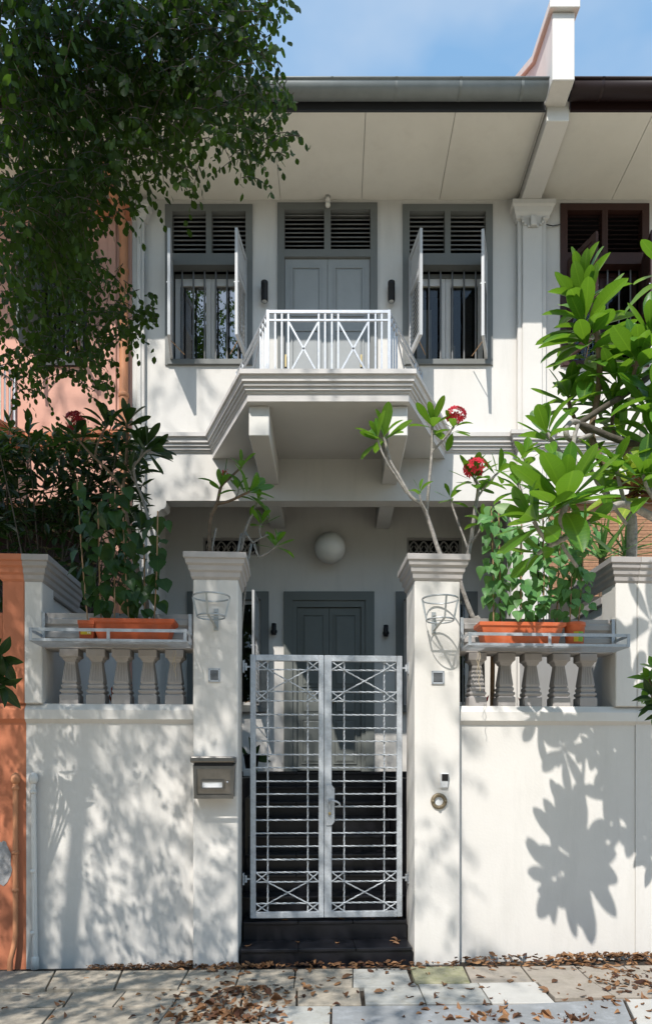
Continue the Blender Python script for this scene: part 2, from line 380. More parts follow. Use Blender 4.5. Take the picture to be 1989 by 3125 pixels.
MB().slab(Frame((0, 0, 0)), [(-7, 5.95), (-2.56, 5.95), (-2.56, 8.2), (-7, 8.2)], 0, 1.30).build('neighbour_garden_bed', 'soil_bed', kind='structure')
MB().slab(Frame((0, 0, 0)), [(2.60, 6.1), (7, 6.1), (7, 8.2), (2.60, 8.2)], 0, 1.30).build('neighbour_garden_bed', 'soil_bed', kind='structure')

# ------------------------------------------------------------------ entrance stairs of black tile
st = empty('entrance_stairs', G.w(-.07, 0, 0), 'black tiled stairs climbing from the pavement through the gateway', 'stairs')
def stair(u0, u1, d0, d1, z1, z0):
    b = MB().box(G, u0, u1, d0, d1, z0, z1 - .025); b.build('riser', 'black_tile', st, bevel=.003)
    n = 3; w = (u1 - u0) / n
    for i in range(n):
        MB().box(G, u0 + i * w + .0015, u0 + (i + 1) * w - .0015, d0 - .015, d1, z1 - .025, z1).build('tread', 'black_tile', st, bevel=.003)
u0, _ = G.at(733, 2900, -.04); u1, _ = G.at(1259, 2900, -.04)
stair(u0 + .004, u1 - .004, -.04, .245, .125, -.05)
stair(u0 + .004, u1 - .004, .245, .55, .285, -.05)
for i in range(8):
    stair(-.80, .655, .55 + i * .235, .55 + (i + 1) * .235 + (.35 if i == 7 else 0), .285 + (i + 1) * .158, -.05)
for s, (a, b) in ((0, (-.86, -.803)), (1, (.658, .70))):
    MB().box(G, a, b, .45, 2.6, -.05, 1.50).build('side_wall', 'black_tile', st, bevel=.004)
    if s == 0: MB().box(G, a - .06, b, 2.25, 2.62, 1.502, 1.59).build('kerb', 'white_render', st, bevel=.006)

# ------------------------------------------------------------------ the white house
hs = empty('white_house', (-.04, 8.36, 0), 'white two-storey terraced house with canted balcony and grey louvred windows', 'house')
ZS = 8.54                                                            # underside of the eaves
WL = (-2.069, -1.004, 6.515, 8.475); WR = (.824, 1.92, 6.515, 8.475); DR = (-.70, .516, 5.652, 8.495)
MB().wall(H, -2.457, 2.40, 4.865, 8.75, 0, .2, [WL, WR, DR]).build('front_wall', 'white_render', hs)
for a, b in ((-2.457, -2.19), (2.15, 2.40)): MB().box(H, a, b, .0, .2, 0, 4.865).build('porch_pier', 'white_render', hs)
def arc(sg, u_out, u_in):
    pts = [(u_out, 4.865), (u_in, 4.865), (u_in, 4.80)]
    for k in range(7):
        a = k / 6 * math.pi / 2
        pts.append((u_in - sg * (.025 + .09 * math.sin(a)), 4.77 - .13 * (1 - math.cos(a))))
    pts += [(u_out, 4.60)]
    return pts if sg > 0 else pts[::-1]
MB().prism(H, arc(1, -2.19, -2.06)[::-1], 0, .2).build('corbel', 'white_render', hs)
MB().prism(H, arc(-1, 2.15, 2.02)[::-1], 0, .2).build('corbel', 'white_render', hs)
# pilasters and capitals
MB().box(H, -2.457, -2.31, -.06, .0, 1.3, 8.43).box(H, -2.40, -2.345, -.075, -.06, 5.66, 8.3).build('pilaster', 'white_render', hs, bevel=.006)
rp = MB().box(H, 2.209, 2.557, -.07, .0, 1.3, 8.43).box(H, 2.26, 2.50, -.10, -.07, 5.66, 8.26).box(H, 2.26, 2.50, -.10, -.07, 1.3, 5.40).build('pilaster', 'white_render', hs, bevel=.008)
capprof = [(0, 8.425), (.085, 8.425), (.085, 8.37), (.06, 8.355), (.05, 8.30), (.03, 8.27), (.025, 8.24), (.0, 8.225)]
MB().sweep(H, [(2.209, 0), (2.209, -.07), (2.557, -.07), (2.557, 0)], capprof).build('capital', 'white_render', hs)
MB().sweep(H, [(-2.457, -.06), (-2.31, -.06), (-2.31, 0)], capprof).build('capital', 'white_render', hs)
cs = MB()
for k in range(9):
    a = k / 8 * math.pi
    cs.box(H, 2.383 + .13 * math.cos(a) - .018, 2.383 + .13 * math.cos(a) + .018, -.118, -.1, 8.23 - .10 * math.sin(a) - .018, 8.23 - .10 * math.sin(a) + .018)
cs.box(H, 2.345, 2.42, -.15, -.1, 8.12, 8.24).build('console', 'white_render', hs, bevel=.012, seg=2)
# cornice band that runs out round the balcony
band = [(.0, 5.652), (.105, 5.652), (.105, 5.605), (.085, 5.597), (.075, 5.565), (.075, 5.545), (.055, 5.54), (.055, 5.51), (.035, 5.505), (.035, 5.475), (.018, 5.47), (.018, 5.455), (.004, 5.445)]
bandb = band + [(.004, 5.374), (.0, 5.374)]
BAL = [(-1.493, 0), (-.899, -1.3), (.757, -1.3), (1.336, 0)]
MB().sweep(H, BAL, bandb, caps=False).build('balcony_cornice', 'cornice_trim', hs)
MB().sweep(H, [(-2.457, -.06), (-2.31, -.06), (-2.31, 0), BAL[0], BAL[1]], [(o, z) for o, z in band] + [(0, 5.44)]).build('cornice', 'cornice_trim', hs) if False else None
MB().sweep(H, [(-2.457, -.06), (-2.31, -.06), (-2.31, 0), (-1.46, 0)], band + [(0, 5.44)]).build('cornice', 'cornice_trim', hs)
MB().sweep(H, [(1.30, 0), (2.209, 0), (2.209, -.07), (2.557, -.07), (2.557, 0)], band + [(0, 5.44)]).build('cornice', 'cornice_trim', hs)
MB().slab(H, BAL, 5.376, 5.640).build('balcony_slab', 'white_paint', hs)
MB().slab(H, [(-1.52, 0), (-.93, -1.34), (.79, -1.34), (1.36, 0)], 5.641, 5.649).build('balcony_floor', 'grey_trim', hs)
for a, b in ((-.897, -.685), (.565, .757)):
    MB().box(H, a, b, -1.22, -.001, 5.06, 5.374).build('bracket', 'white_paint', hs, bevel=.008)
# balcony railing
rl = empty('balcony_railing', H.w(-.07, -1.14, 5.65), parent=hs)
def rail_run(p, q, panels, ends):
    p, q = Vector(p), Vector(q); L = (q - p).length; at = lambda t, z: p + (q - p) * t + Vector((0, 0, z))
    for z, w in ((.755, .03), (.665, .018), (.07, .018)):
        MB().bar(at(0, z), at(1, z), .022, w).build('rail', 'galvanised', rl)
    for t in ends: MB().bar(at(t, 0), at(t, .77), .03, .03).build('post', 'galvanised', rl)
    for vs, (x0, x1) in panels:
        for t in vs: MB().bar(at(t, .0), at(t, .755), .014, .018).build('baluster', 'galvanised', rl)
        if x0 is not None:
            MB().bar(at(x0, .08), at(x1, .655), .012, .018).build('cross_bar', 'galvanised', rl)
            MB().bar(at(x0, .655), at(x1, .08), .012, .018).build('cross_bar', 'galvanised', rl)
f = lambda x: (x - 645) / 710
FL, FR = H.w(-.707, -1.14, 5.65), H.w(.569, -1.14, 5.65)
rail_run(FL, FR, [([f(688), f(727), f(765)], (f(765), f(943))), ([f(943), f(980), f(1020), f(1057)], (f(1057), f(1235))), ([f(1235), f(1275), f(1312)], (None, 0))], (0, 1))
for A, B in ((FL, H.w(-1.19, -.02, 5.65)), (FR, H.w(1.05, -.02, 5.65))):
    rail_run(A, B, [([.07, .14, .21, .79, .86, .93], (.21, .79))], (1,))

# windows ---------------------------------------------------------------
def transom(parent, u0, u1, z0, z1, d, m, n=9):
    h = (z1 - z0) / n
    for i in range(n):
        z = z0 + (i + .5) * h
        MB().add([H.w(u0, d - .012, z - .33 * h), H.w(u1, d - .012, z - .33 * h), H.w(u1, d + .022, z + .36 * h), H.w(u0, d + .022, z + .36 * h),
                  H.w(u0, d - .004, z - .36 * h), H.w(u1, d - .004, z - .36 * h), H.w(u1, d + .03, z + .33 * h), H.w(u0, d + .03, z + .33 * h)],
                 [(0, 1, 2, 3), (7, 6, 5, 4), (0, 4, 5, 1), (2, 6, 7, 3)]).build('slat', m, parent)
def upper_window(parent, hole, fm, sm, cm, gm, bars=True, reflection_panel=False, barm='bar_grey'):
    a, b, c, e = hole; mid = (a + b) / 2
    w = empty('window', H.w(mid, 0, c), parent=parent)
    fr_ = MB().wall(H, a, b, c, e, -.018, .10, [(a + .085, mid - .035, e - .60, e - .085), (mid + .035, b - .085, e - .60, e - .085), (a + .085, b - .085, c + .07, e - .74)])
    fr_.build('frame', fm, w)
    MB().box(H, a + .03, b - .03, -.035, -.018, c + .0, c + .066).build('sill', fm, w, bevel=.004)
    for x0, x1 in ((a + .087, mid - .037), (mid + .037, b - .087)): transom(w, x0, x1, e - .598, e - .087, .03, sm)
    z0, z1 = c + .072, e - .742; i0, i1 = a + .087, b - .087
    MB().box(H, i0, i1, .14, .17, z1 - .05, z1).build('head', fm, w)
    for x0, x1 in ((i0, mid - .003), (mid + .003, i1)):
        cm_ = MB().wall(H, x0, x1, z0, z1 - .051, .15, .185, [(x0 + .06, x1 - .06, z0 + .02, z1 - .14)]).build('casement', cm, w)
        MB().box(H, x0 + .055, x1 - .055, .165, .171, z0 + .015, z1 - .135).build('pane', gm, w)
    if bars:
        n = 6
        for k in range(n):
            x = i0 + .1 + (i1 - i0 - .2) * k / (n - 1) * 1.0
            MB().tube([H.w(x, .085, z0 - .0), H.w(x, .085, z1)], .0115, 8).build('bar', barm, w)
    return w
upper_window(hs, WL, 'frame_grey', 'slat_grey', 'window_white', 'glass_mirror')
upper_window(hs, WR, 'frame_grey', 'slat_grey', 'window_white', 'glass_clear')
MB().box(H, 1.02, 1.24, .45, .48, 6.4, 7.5).box(H, 1.36, 1.56, .55, .58, 6.4, 7.1).build('reflection_panel', 'reflection_panel', hs)  # beige panels added behind the panes, standing in for a mirrored building

def shutter(parent, u, v, z0, z1, w, ang, sm, flip):
    fr = H.sub(u, v, 0, ang)                     # local u runs along the leaf, from the hinge outwards
    s = empty('shutter', fr.w(0, 0, z0), parent=parent)
    h = z1 - z0; zm = z0 + h * .60
    MB().wall(fr, 0, w, z0, z1, -.016, .016, [(.06, w - .06, z0 + .07, zm), (.06, w - .06, zm + .06, z1 - .07)]).build('frame', sm, s, bevel=.002)
    MB().box(fr, .058, w - .058, -.006, .006, zm + .055, z1 - .065).box(fr, .10, w - .10, -.012, .012, zm + .10, z1 - .11).build('panel', sm, s)
    n = 13; k = (zm - z0 - .07) / n
    for i in range(n):
        z = z0 + .07 + (i + .5) * k
        MB().add([fr.w(.06, -.014 * flip, z - k * .48), fr.w(w - .06, -.014 * flip, z - k * .48), fr.w(w - .06, .014 * flip, z + k * .3), fr.w(.06, .014 * flip, z + k * .3)], [(0, 1, 2, 3)]).build('slat', sm, s)
    MB().tube([fr.w(w - .02, -.03, z0 + h * .5), fr.w(w - .02, .03, z0 + h * .5)], .009, 6).build('catch', 'galvanised', s)
    MB().bar(fr.w(w * .72, .01 * flip, z0 + .02), fr.w(w * .25, .16 * flip, z0 - .0), .008, .008).build('stay', 'stake', s)
ZB, ZT = 6.575, 7.80
shutter(hs, -1.985, -.03, ZB, ZT, .48, math.atan2(-.47, .08), 'shutter_grey', 1)
shutter(hs, -1.085, -.03, ZB, ZT, .48, math.atan2(-.47, -.045), 'shutter_grey', -1)
shutter(hs, .908, -.03, ZB, ZT, .48, math.atan2(-.47, .08), 'shutter_grey', 1)
shutter(hs, 1.838, -.03, ZB, ZT, .48, math.atan2(-.47, -.145), 'shutter_grey', -1)

# balcony door
def panel(parent, fr, u0, u1, z0, z1, d, m, bw=.05):
    MB().wall(fr, u0, u1, z0, z1, d - .014, d, [(u0 + .02, u1 - .02, z0 + .02, z1 - .02)]).build('panel_moulding', m, parent, bevel=.004)
    a, b, c, e = u0 + bw, u1 - bw, z0 + bw, z1 - bw
    vs = [fr.w(x, d - .001, z) for x, z in ((u0 + .021, z0 + .021), (u1 - .021, z0 + .021), (u1 - .021, z1 - .021), (u0 + .021, z1 - .021))] + [fr.w(x, d - .012, z) for x, z in ((a, c), (b, c), (b, e), (a, e))]
    MB().add(vs, [(4, 5, 6, 7), (0, 1, 5, 4), (1, 2, 6, 5), (2, 3, 7, 6), (3, 0, 4, 7)]).build('panel', m, parent)
dr = empty('balcony_door', H.w(-.092, 0, 5.652), parent=hs)
a, b, c, e = DR; mid = (a + b) / 2 + .0
MB().wall(H, a, b, c, e, -.018, .12, [(a + .085, mid - .04, e - .57, e - .085), (mid + .04, b - .085, e - .57, e - .085), (a + .085, b - .085, c, e - .66)]).build('frame', 'frame_grey', dr)
for x0, x1 in ((a + .087, mid - .042), (mid + .042, b - .087)): transom(dr, x0, x1, e - .568, e - .087, .03, 'slat_grey')
for x0, x1 in ((a + .087, mid - .002), (mid + .002, b - .087)):
    lf = MB().box(H, x0, x1, .02, .06, c + .004, e - .662).build('leaf', 'door_grey', dr, bevel=.003)
    panel(lf, H, x0 + .075, x1 - .075, e - 1.37, e - .76, .02, 'door_grey')
    panel(lf, H, x0 + .075, x1 - .075, c + .35, e - 1.53, .02, 'door_grey')
    MB().box(H, x0 + (.0 if x0 < mid - .2 else .40), x0 + (.02 if x0 < mid - .2 else .42), -.0, .02, c + .85, c + 1.0).build('hinge', 'brass', dr)

# dark rooms behind the upper windows
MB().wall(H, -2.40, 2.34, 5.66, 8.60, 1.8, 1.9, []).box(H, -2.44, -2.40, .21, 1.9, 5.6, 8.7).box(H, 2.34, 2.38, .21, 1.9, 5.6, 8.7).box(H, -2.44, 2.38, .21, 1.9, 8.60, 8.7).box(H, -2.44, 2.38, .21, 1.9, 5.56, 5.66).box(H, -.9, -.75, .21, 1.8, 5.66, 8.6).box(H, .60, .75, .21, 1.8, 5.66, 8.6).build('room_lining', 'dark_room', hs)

# eaves: soffit boards with open joints, fascia, gutter, roof
jx = [-2.457, -1.72, -1.02, -.32, .42, 1.18, 1.94, 2.225]
jx = [-2.457] + [(x * 1.2975 - CX) / 249.9 for x in (479, 660, 850, 1033)] + [(1212 * 1.2975 - CX) / 249.9] + [2.225]
for i in range(len(jx) - 1):
    MB().box(H, jx[i] + .003, jx[i + 1] - .003, -1.12, .0, ZS, ZS + .02).build('soffit_board', 'soffit_board', hs)
MB().box(H, -2.457, 2.40, -1.12, .2, ZS + .021, ZS + .05).build('soffit_backing', 'light_trim', hs)
MB().box(H, -2.457, 2.22, -1.145, -1.121, ZS - .012, ZS + .2).build('fascia', 'fascia_dark', hs)
def gutter(parent, u0, u1, m, straps):
    g = MB(); n = 10; c = (-1.245, 8.645); r = .09; prof = []
    pts = [(c[0] + r * math.cos(math.pi + math.pi * k / n), c[1] + r * .9 * math.sin(math.pi + math.pi * k / n)) for k in range(n + 1)]
    pts = [(c[0] - r - .014, c[1] + .032), (c[0] - r - .014, c[1] + .02), (c[0] - r, c[1] + .02)] + pts + [(c[0] + r, c[1] + .06)]
    m2 = [(x * 1, z) for x, z in pts]
    vs = [H.w(u, d, z) for u in (u0, u1) for d, z in m2]; k = len(m2)
    g.add(vs, [(i, i + 1, k + i + 1, k + i) for i in range(k - 1)], True)
    gu = g.build('gutter', m, parent)
    so = gu.modifiers.new('solid', 'SOLIDIFY'); so.thickness = .004; so.offset = 1
    for x in straps:
        s = MB(); vs = [H.w(x + du, c[0] + (d - c[0]) * 1.05, c[1] + (z - c[1]) * 1.05 - .002) for du in (-.014, .014) for d, z in m2]
        s.add(vs, [(i, i + 1, k + i + 1, k + i) for i in range(k - 1)], True); s.build('strap', m, gu)
gutter(hs, -2.457, 2.195, 'gutter_grey', [(x - CX) / 289 for x in (444, 634, 824, 1014, 1204, 1395, 1579)])
MB().add([H.w(-2.45, -1.2, 8.80), H.w(2.2, -1.2, 8.80), H.w(2.2, 3.6, 11.4), H.w(-2.45, 3.6, 11.4), H.w(-2.45, -1.2, 8.74), H.w(2.2, -1.2, 8.74), H.w(2.2, 3.6, 11.34), H.w(-2.45, 3.6, 11.34)],
         [(0, 1, 2, 3), (7, 6, 5, 4), (0, 4, 5, 1), (1, 5, 6, 2), (2, 6, 7, 3), (3, 7, 4, 0)]).build('roof', 'roof_tile', hs)
# party-wall parapet rising above the eaves, and the beam under it
pw = MB()
prof = [(-1.41, 8.58), (-1.41, 9.27), (-.82, 9.36), (0, 9.93), (2.0, 11.3), (2.0, 8.58)]
vs = [H.w(u, d, z) for u in (2.205, 2.43) for d, z in prof]; n = len(prof)
pw.add(vs, [tuple(range(n)), tuple(range(2 * n - 1, n - 1, -1))] + [(i, i + n, (i + 1) % n + n, (i + 1) % n) for i in range(n)])
pwo = pw.build('parapet', 'white_render', hs, bevel=.006)
cp = MB(); cpf = [(-1.46, 9.265), (-.82, 9.365), (0, 9.935), (2.0, 11.31)]
vs = [H.w(u, d, z + dz) for dz in (0, .085) for u in (2.165, 2.47) for d, z in cpf]; k = 4
cp.add(vs, [(0, 1, 5, 4), (1, 2, 6, 5), (2, 3, 7, 6), (8, 12, 13, 9), (9, 13, 14, 10), (10, 14, 15, 11), (0, 8, 9, 1), (1, 9, 10, 2), (2, 10, 11, 3), (4, 5, 13, 12), (5, 6, 14, 13), (6, 7, 15, 14), (0, 4, 12, 8), (3, 11, 15, 7)])
cp.build('coping', 'white_render', pwo, bevel=.006)
MB().box(H, 2.235, 2.47, -1.13, -.001, 8.43, ZS + .15).build('eaves_beam', 'white_paint', hs, bevel=.005)

# porch
BW = 1.18                                                             # depth of the porch back wall
bh = [(-2.05, -.92, 2.40, 4.06), (-.71, .545, 1.56, 4.06), (.845, 1.98, 2.40, 4.06), (-1.84, -1.05, 4.57, 4.82), (1.0, 1.76, 4.57, 4.82)]
MB().wall(H, -2.457, 2.40, 1.56, 5.32, BW, BW + .2, bh).build('porch_back_wall', 'white_render', hs)
for a, b in ((-2.457, -2.36), (2.32, 2.40)): MB().box(H, a, b, .2, BW, 1.3, 5.32).build('porch_side_wall', 'white_render', hs)
MB().box(H, -2.36, 2.32, .2, BW, 5.30, 5.40).build('porch_ceiling', 'white_paint', hs)
MB().box(H, -2.457, 2.40, -.14, BW + .2, 1.20, 1.555).build('porch_floor', 'black_tile', hs, bevel=.004)
for a, b in ((-.897, -.685), (.565, .757)):
    MB().box(H, a, b, .2, BW, 4.94, 5.30).build('ceiling_beam', 'white_paint', hs, bevel=.006)
# entrance door
ed = empty('entrance_door', H.w(-.08, BW, 1.56), parent=hs)
a, b, c, e = bh[1]; mid = (a + b) / 2
MB().wall(H, a, b, c, e, BW - .03, BW + .1, [(a + .12, b - .12, c, e - .12)]).build('frame', 'entrance_grey', ed)
MB().wall(H, a + .12, b - .12, c, e - .12, BW - .005, BW + .1, [(a + .18, b - .18, c, e - .21)]).build('inner_frame', 'entrance_grey', ed)
for x0, x1 in ((a + .182, mid - .002), (mid + .002, b - .182)):
    lf = MB().box(H, x0, x1, BW + .03, BW + .07, c + .01, e - .212).build('leaf', 'entrance_grey', ed, bevel=.003)
    panel(lf, H, x0 + .06, x1 - .06, c + 1.18, e - .30, BW + .03, 'entrance_grey')
    panel(lf, H, x0 + .06, x1 - .06, c + .80, c + 1.12, BW + .03, 'entrance_grey', .04)
    panel(lf, H, x0 + .06, x1 - .06, c + .10, c + .74, BW + .03, 'entrance_grey')
MB().lathe(H.w(mid + .05, BW - .005, c + .98), [(.004, -.03), (.028, -.02), (.03, 0), (.028, .02), (.004, .03)], 10).build('knob', 'brass', ed)
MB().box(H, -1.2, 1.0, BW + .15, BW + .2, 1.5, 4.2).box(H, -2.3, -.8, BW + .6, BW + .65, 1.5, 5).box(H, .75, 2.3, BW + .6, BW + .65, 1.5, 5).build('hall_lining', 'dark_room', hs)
for q in (bh[0], bh[2]):
    w = empty('porch_window', H.w((q[0] + q[1]) / 2, BW, q[2]), parent=hs); a, b, c, e = q; mid = (a + b) / 2
    MB().wall(H, a, b, c, e, BW - .03, BW + .1, [(a + .11, b - .11, c + .08, e - .11)]).build('frame', 'frame_grey', w)
    MB().box(H, a + .02, b - .02, BW - .07, BW - .031, c - .02, c + .05).build('sill', 'frame_grey', w, bevel=.004)
    for x0, x1 in ((a + .112, mid - .003), (mid + .003, b - .112)):
        MB().wall(H, x0, x1, c + .082, e - .112, BW + .04, BW + .075, [(x0 + .05, x1 - .05, c + .13, e - .16)]).build('casement', 'window_white', w)
        MB().box(H, x0 + .045, x1 - .045, BW + .055, BW + .061, c + .125, e - .155).build('pane', 'glass_clear', w)
    for k in range(5):
        x = a + .2 + (b - a - .4) * k / 4
        MB().tube([H.w(x, BW + .01, c + .08), H.w(x, BW + .01, e - .11)], .011, 8).build('bar', 'bar_grey', w)
shutter(hs, -1.075, BW - .03, 2.50, 3.95, .50, math.atan2(-.46, -.0), 'shutter_grey', -1)
shutter(hs, .99, BW - .03, 2.50, 3.95, .50, math.atan2(-.46, .04), 'shutter_grey', 1)
# air-brick panels over the porch windows
for q in (bh[3], bh[4]):
    v = empty('air_brick', H.w((q[0] + q[1]) / 2, BW, q[2]), parent=hs); a, b, c, e = q
    MB().box(H, a, b, BW + .14, BW + .19, c, e).build('backing', 'dark_room', v)
    MB().wall(H, a, b, c, e, BW + .02, BW + .06, [(a + .03, b - .03, c + .03, e - .03)]).build('rim', 'grey_trim', v)
    n = 5; w = (b - a - .06) / n
    for k in range(n):
        x = a + .03 + (k + .5) * w; z = (c + e) / 2
        pts = [H.w(x + w * .42 * math.cos(t), BW + .04, z + .085 * math.sin(t) * (1 - .45 * abs(math.cos(t)))) for t in [i * math.pi / 6 for i in range(13)]]
        MB().tube(pts, .013, 5).build('scroll', 'grey_trim', v)
        MB().bar(H.w(x - w * .5, BW + .04, z - .09), H.w(x - w * .1, BW + .04, z + .02), .012, .014).bar(H.w(x + w * .5, BW + .04, z - .09), H.w(x + w * .1, BW + .04, z + .02), .012, .014).build('scroll', 'grey_trim', v)

# lamps on the house
def cyl_lamp(px0, py0, px1, py1, d, label):
    u0, z1 = H.at(px0, py0, d - .1); u1, z0 = H.at(px1, py1, d - .1); u = (u0 + u1) / 2; r = (u1 - u0) / 2
    o = empty('wall_lamp', H.w(u, d, z0), label, 'wall lamp')
    MB().lathe(H.w(u, d - .07, z0), [(r * .9, 0), (r, .006), (r, (z1 - z0) * .83), (r * 1.03, (z1 - z0) * .835), (r * 1.03, (z1 - z0) - .006), (r * .9, z1 - z0)], 18).build('cylinder', 'black_metal', o)
    MB().lathe(H.w(u, d - .07, z0 - .003), [(r * .75, 0), (r * .8, .004)], 16).build('lens', 'lens', o)
    MB().box(H, u - r * .55, u + r * .55, d - .07 + r * .5, d - .0005, z0 + (z1 - z0) * .3, z0 + (z1 - z0) * .7).build('wall_plate', 'black_metal', o, bevel=.004)
cyl_lamp(796, 854, 817, 915, 0, 'black cylinder wall lamp beside the window that mirrors sky and leaves')
cyl_lamp(1184, 854, 1205, 915, 0, 'black cylinder wall lamp between balcony door and window beside the pilaster')
def porch_lamp(px, py, label):
    u, z = H.at(px, py, BW - .06); o = empty('porch_lamp', H.w(u, BW, z - .08), label, 'wall lamp')
    MB().lathe(H.w(u, BW - .06, z - .08), [(.026, 0), (.033, .005), (.033, .155), (.026, .16)], 14).build('cylinder', 'black_metal', o)
    MB().lathe(H.w(u, BW - .05, z - .05), [(.01, -.02), (.04, .0), (.046, .02), (.04, .04), (.01, .06)], 14).build('mount', 'black_metal', o)
porch_lamp(836, 1920, 'small black porch lamp on the entrance door side towards the mailbox pillar')
porch_lamp(1177, 1925, 'small black porch lamp on the entrance door side towards the doorbell pillar')
u, z = H.at(1007, 1671, BW - .26)
gl = empty('globe_lamp', H.w(u, BW, z - .2), 'round frosted white globe lamp above the entrance door', 'globe lamp')
r = .208; MB().lathe(H.w(u, BW - .25, z), [(max(.002, r * math.sin(t)), -r * math.cos(t)) for t in [i * math.pi / 20 for i in range(21)]], 32).build('globe', 'globe', gl)
MB().box(H, u - .05, u + .05, BW - .06, BW - .0005, z - .05, z + .05).build('mount', 'globe', gl)
u, z = H.at(1000, 618, -.05)
dl = empty('eaves_bulb', H.w(u, -.05, z), 'small white bulb fitting under the eaves above the balcony door', 'light bulb')
MB().lathe(H.w(u, -.05, z - .03), [(.006, -.03), (.026, -.018), (.032, .0), (.028, .025), (.02, .04)], 14).build('bulb', 'globe', dl)
MB().lathe(H.w(u, -.05, z + .005), [(.03, 0), (.03, ZS - z - .006)], 14).build('socket', 'white_paint', dl)

# ------------------------------------------------------------------ right-hand neighbour
rh = empty('neighbour_house', (3.9, 8.36, 0), 'cream terraced house with dark brown louvred window and bamboo blind', 'house')
W2 = (2.745, 3.826, 6.50, 8.485)
MB().wall(H, 2.402, 6.2, 4.865, 8.75, .001, .2, [W2]).build('front_wall', 'white_render', rh)
for a, b in ((2.402, 2.60), (5.2, 6.2)): MB().box(H, a, b, .001, .2, 0, 4.865).build('porch_pier', 'white_render', rh)
MB().sweep(H, [(2.56, 0), (6.2, 0)], band + [(0, 5.44)]).build('cornice', 'cornice_trim', rh)
j2 = [2.47, (1437 * 1.2975 - CX) / 249.9, 4.2, 5.2, 6.2]
for i in range(4): MB().box(H, j2[i] + .003, j2[i + 1] - .003, -1.12, .0, ZS, ZS + .02).build('soffit_board', 'soffit_board', rh)
MB().box(H, 2.48, 6.2, -1.145, -1.121, ZS - .012, ZS + .2).build('fascia', 'brown_dark', rh)
gutter(rh, 2.44, 6.2, 'brown_dark', [2.75, 3.4, 4.05, 4.7])
MB().add([H.w(2.45, -1.2, 8.80), H.w(6.2, -1.2, 8.80), H.w(6.2, 3.6, 11.4), H.w(2.45, 3.6, 11.4), H.w(2.45, -1.2, 8.74), H.w(6.2, -1.2, 8.74), H.w(6.2, 3.6, 11.34), H.w(2.45, 3.6, 11.34)],
         [(0, 1, 2, 3), (7, 6, 5, 4), (0, 4, 5, 1), (1, 5, 6, 2), (2, 6, 7, 3), (3, 7, 4, 0)]).build('roof', 'roof_tile', rh)
upper_window(rh, W2, 'brown_wood', 'brown_dark', 'brown_wood', 'glass_clear')
shutter(rh, 2.84, -.03, 6.57, 7.78, .48, math.atan2(-.44, .17), 'brown_wood', 1)
shutter(rh, 3.74, -.03, 6.57, 7.78, .48, math.atan2(-.46, -.1), 'brown_wood', -1)
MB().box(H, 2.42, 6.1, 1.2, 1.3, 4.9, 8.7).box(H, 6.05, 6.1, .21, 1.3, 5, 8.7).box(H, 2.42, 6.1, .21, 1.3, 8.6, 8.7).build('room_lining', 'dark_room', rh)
MB().box(H, 2.42, 6.2, 1.3, 1.4, 1.3, 4.9).build('porch_back_wall', 'white_render', rh)
bl = MB()
for i in range(52):
    z = 4.86 - i * .022; bl.box(H, 2.62, 5.18, .08 + .004 * (i % 2), .092 + .004 * (i % 2), z - .019, z)
bl = bl.build('bamboo_blind', 'bamboo', rh, kind='stuff')
for x in (2.9, 3.5, 4.1, 4.7): MB().box(H, x - .006, x + .006, .07, .079, 3.72, 4.86).build('blind_tape', 'string', rh)
wire = MB().tube([H.w(2.56, -.05, 8.20), H.w(2.65, -.02, 8.205), H.w(2.745, -.02, 8.225)], .006, 5); wire.build('cable', 'black_metal', rh)

# ------------------------------------------------------------------ left-hand orange neighbour
oh = empty('orange_house', (-3.9, 8.36, 0), 'orange terraced house half hidden by the overhanging tree', 'house')
W3 = (-3.66, -3.02, 6.50, 8.48)
MB().wall(H, -6.2, -2.459, 4.86, 8.75, .0, .2, [W3]).build('front_wall', 'orange_sunlit', oh)
for a, b in ((-2.70, -2.459), (-6.2, -5.2)): MB().box(H, a, b, 0, .2, 0, 4.86).build('porch_pier', 'orange_render', oh)
MB().box(H, -2.86, -2.459, -.07, -.001, 1.3, 8.43).box(H, -2.74, -2.64, -.09, -.07, 5.68, 8.3).build('pilaster', 'orange_sunlit', oh, bevel=.008)
MB().sweep(H, [(-6.2, 0), (-2.86, 0), (-2.86, -.07), (-2.459, -.07)], band + [(0, 5.44)]).build('cornice', 'orange_render', oh)
MB().sweep(H, [(-2.86, 0), (-2.86, -.07), (-2.459, -.07)], capprof).build('capital', 'orange_render', oh)
pp = [H.w(-2.535, -.13, 1.3), H.w(-2.535, -.13, 8.02), H.w(-2.56, -.16, 8.2), H.w(-2.62, -.5, 8.42), H.w(-2.66, -1.1, 8.6)]
pipe = MB().tube(pp, .052, 14).build('downpipe', 'orange_pipe', oh)
for z in (5.72, 6.05, 7.55, 3.6): MB().lathe(H.w(-2.535, -.13, z), [(.053, 0), (.062, .008), (.062, .05), (.053, .058)], 14).build('collar', 'orange_pipe', pipe)
for i, (a, b) in enumerate(((-6.2, -5), (-5, -4.2), (-4.2, -3.35), (-3.35, -2.46))): MB().box(H, a + .003, b - .003, -1.12, 0, ZS, ZS + .02).build('soffit_board', 'soffit_board', oh)
MB().box(H, -6.2, -2.46, -1.145, -1.121, ZS - .012, ZS + .2).build('fascia', 'brown_dark', oh)
gutter(oh, -6.2, -2.46, 'brown_dark', [-3, -3.7])
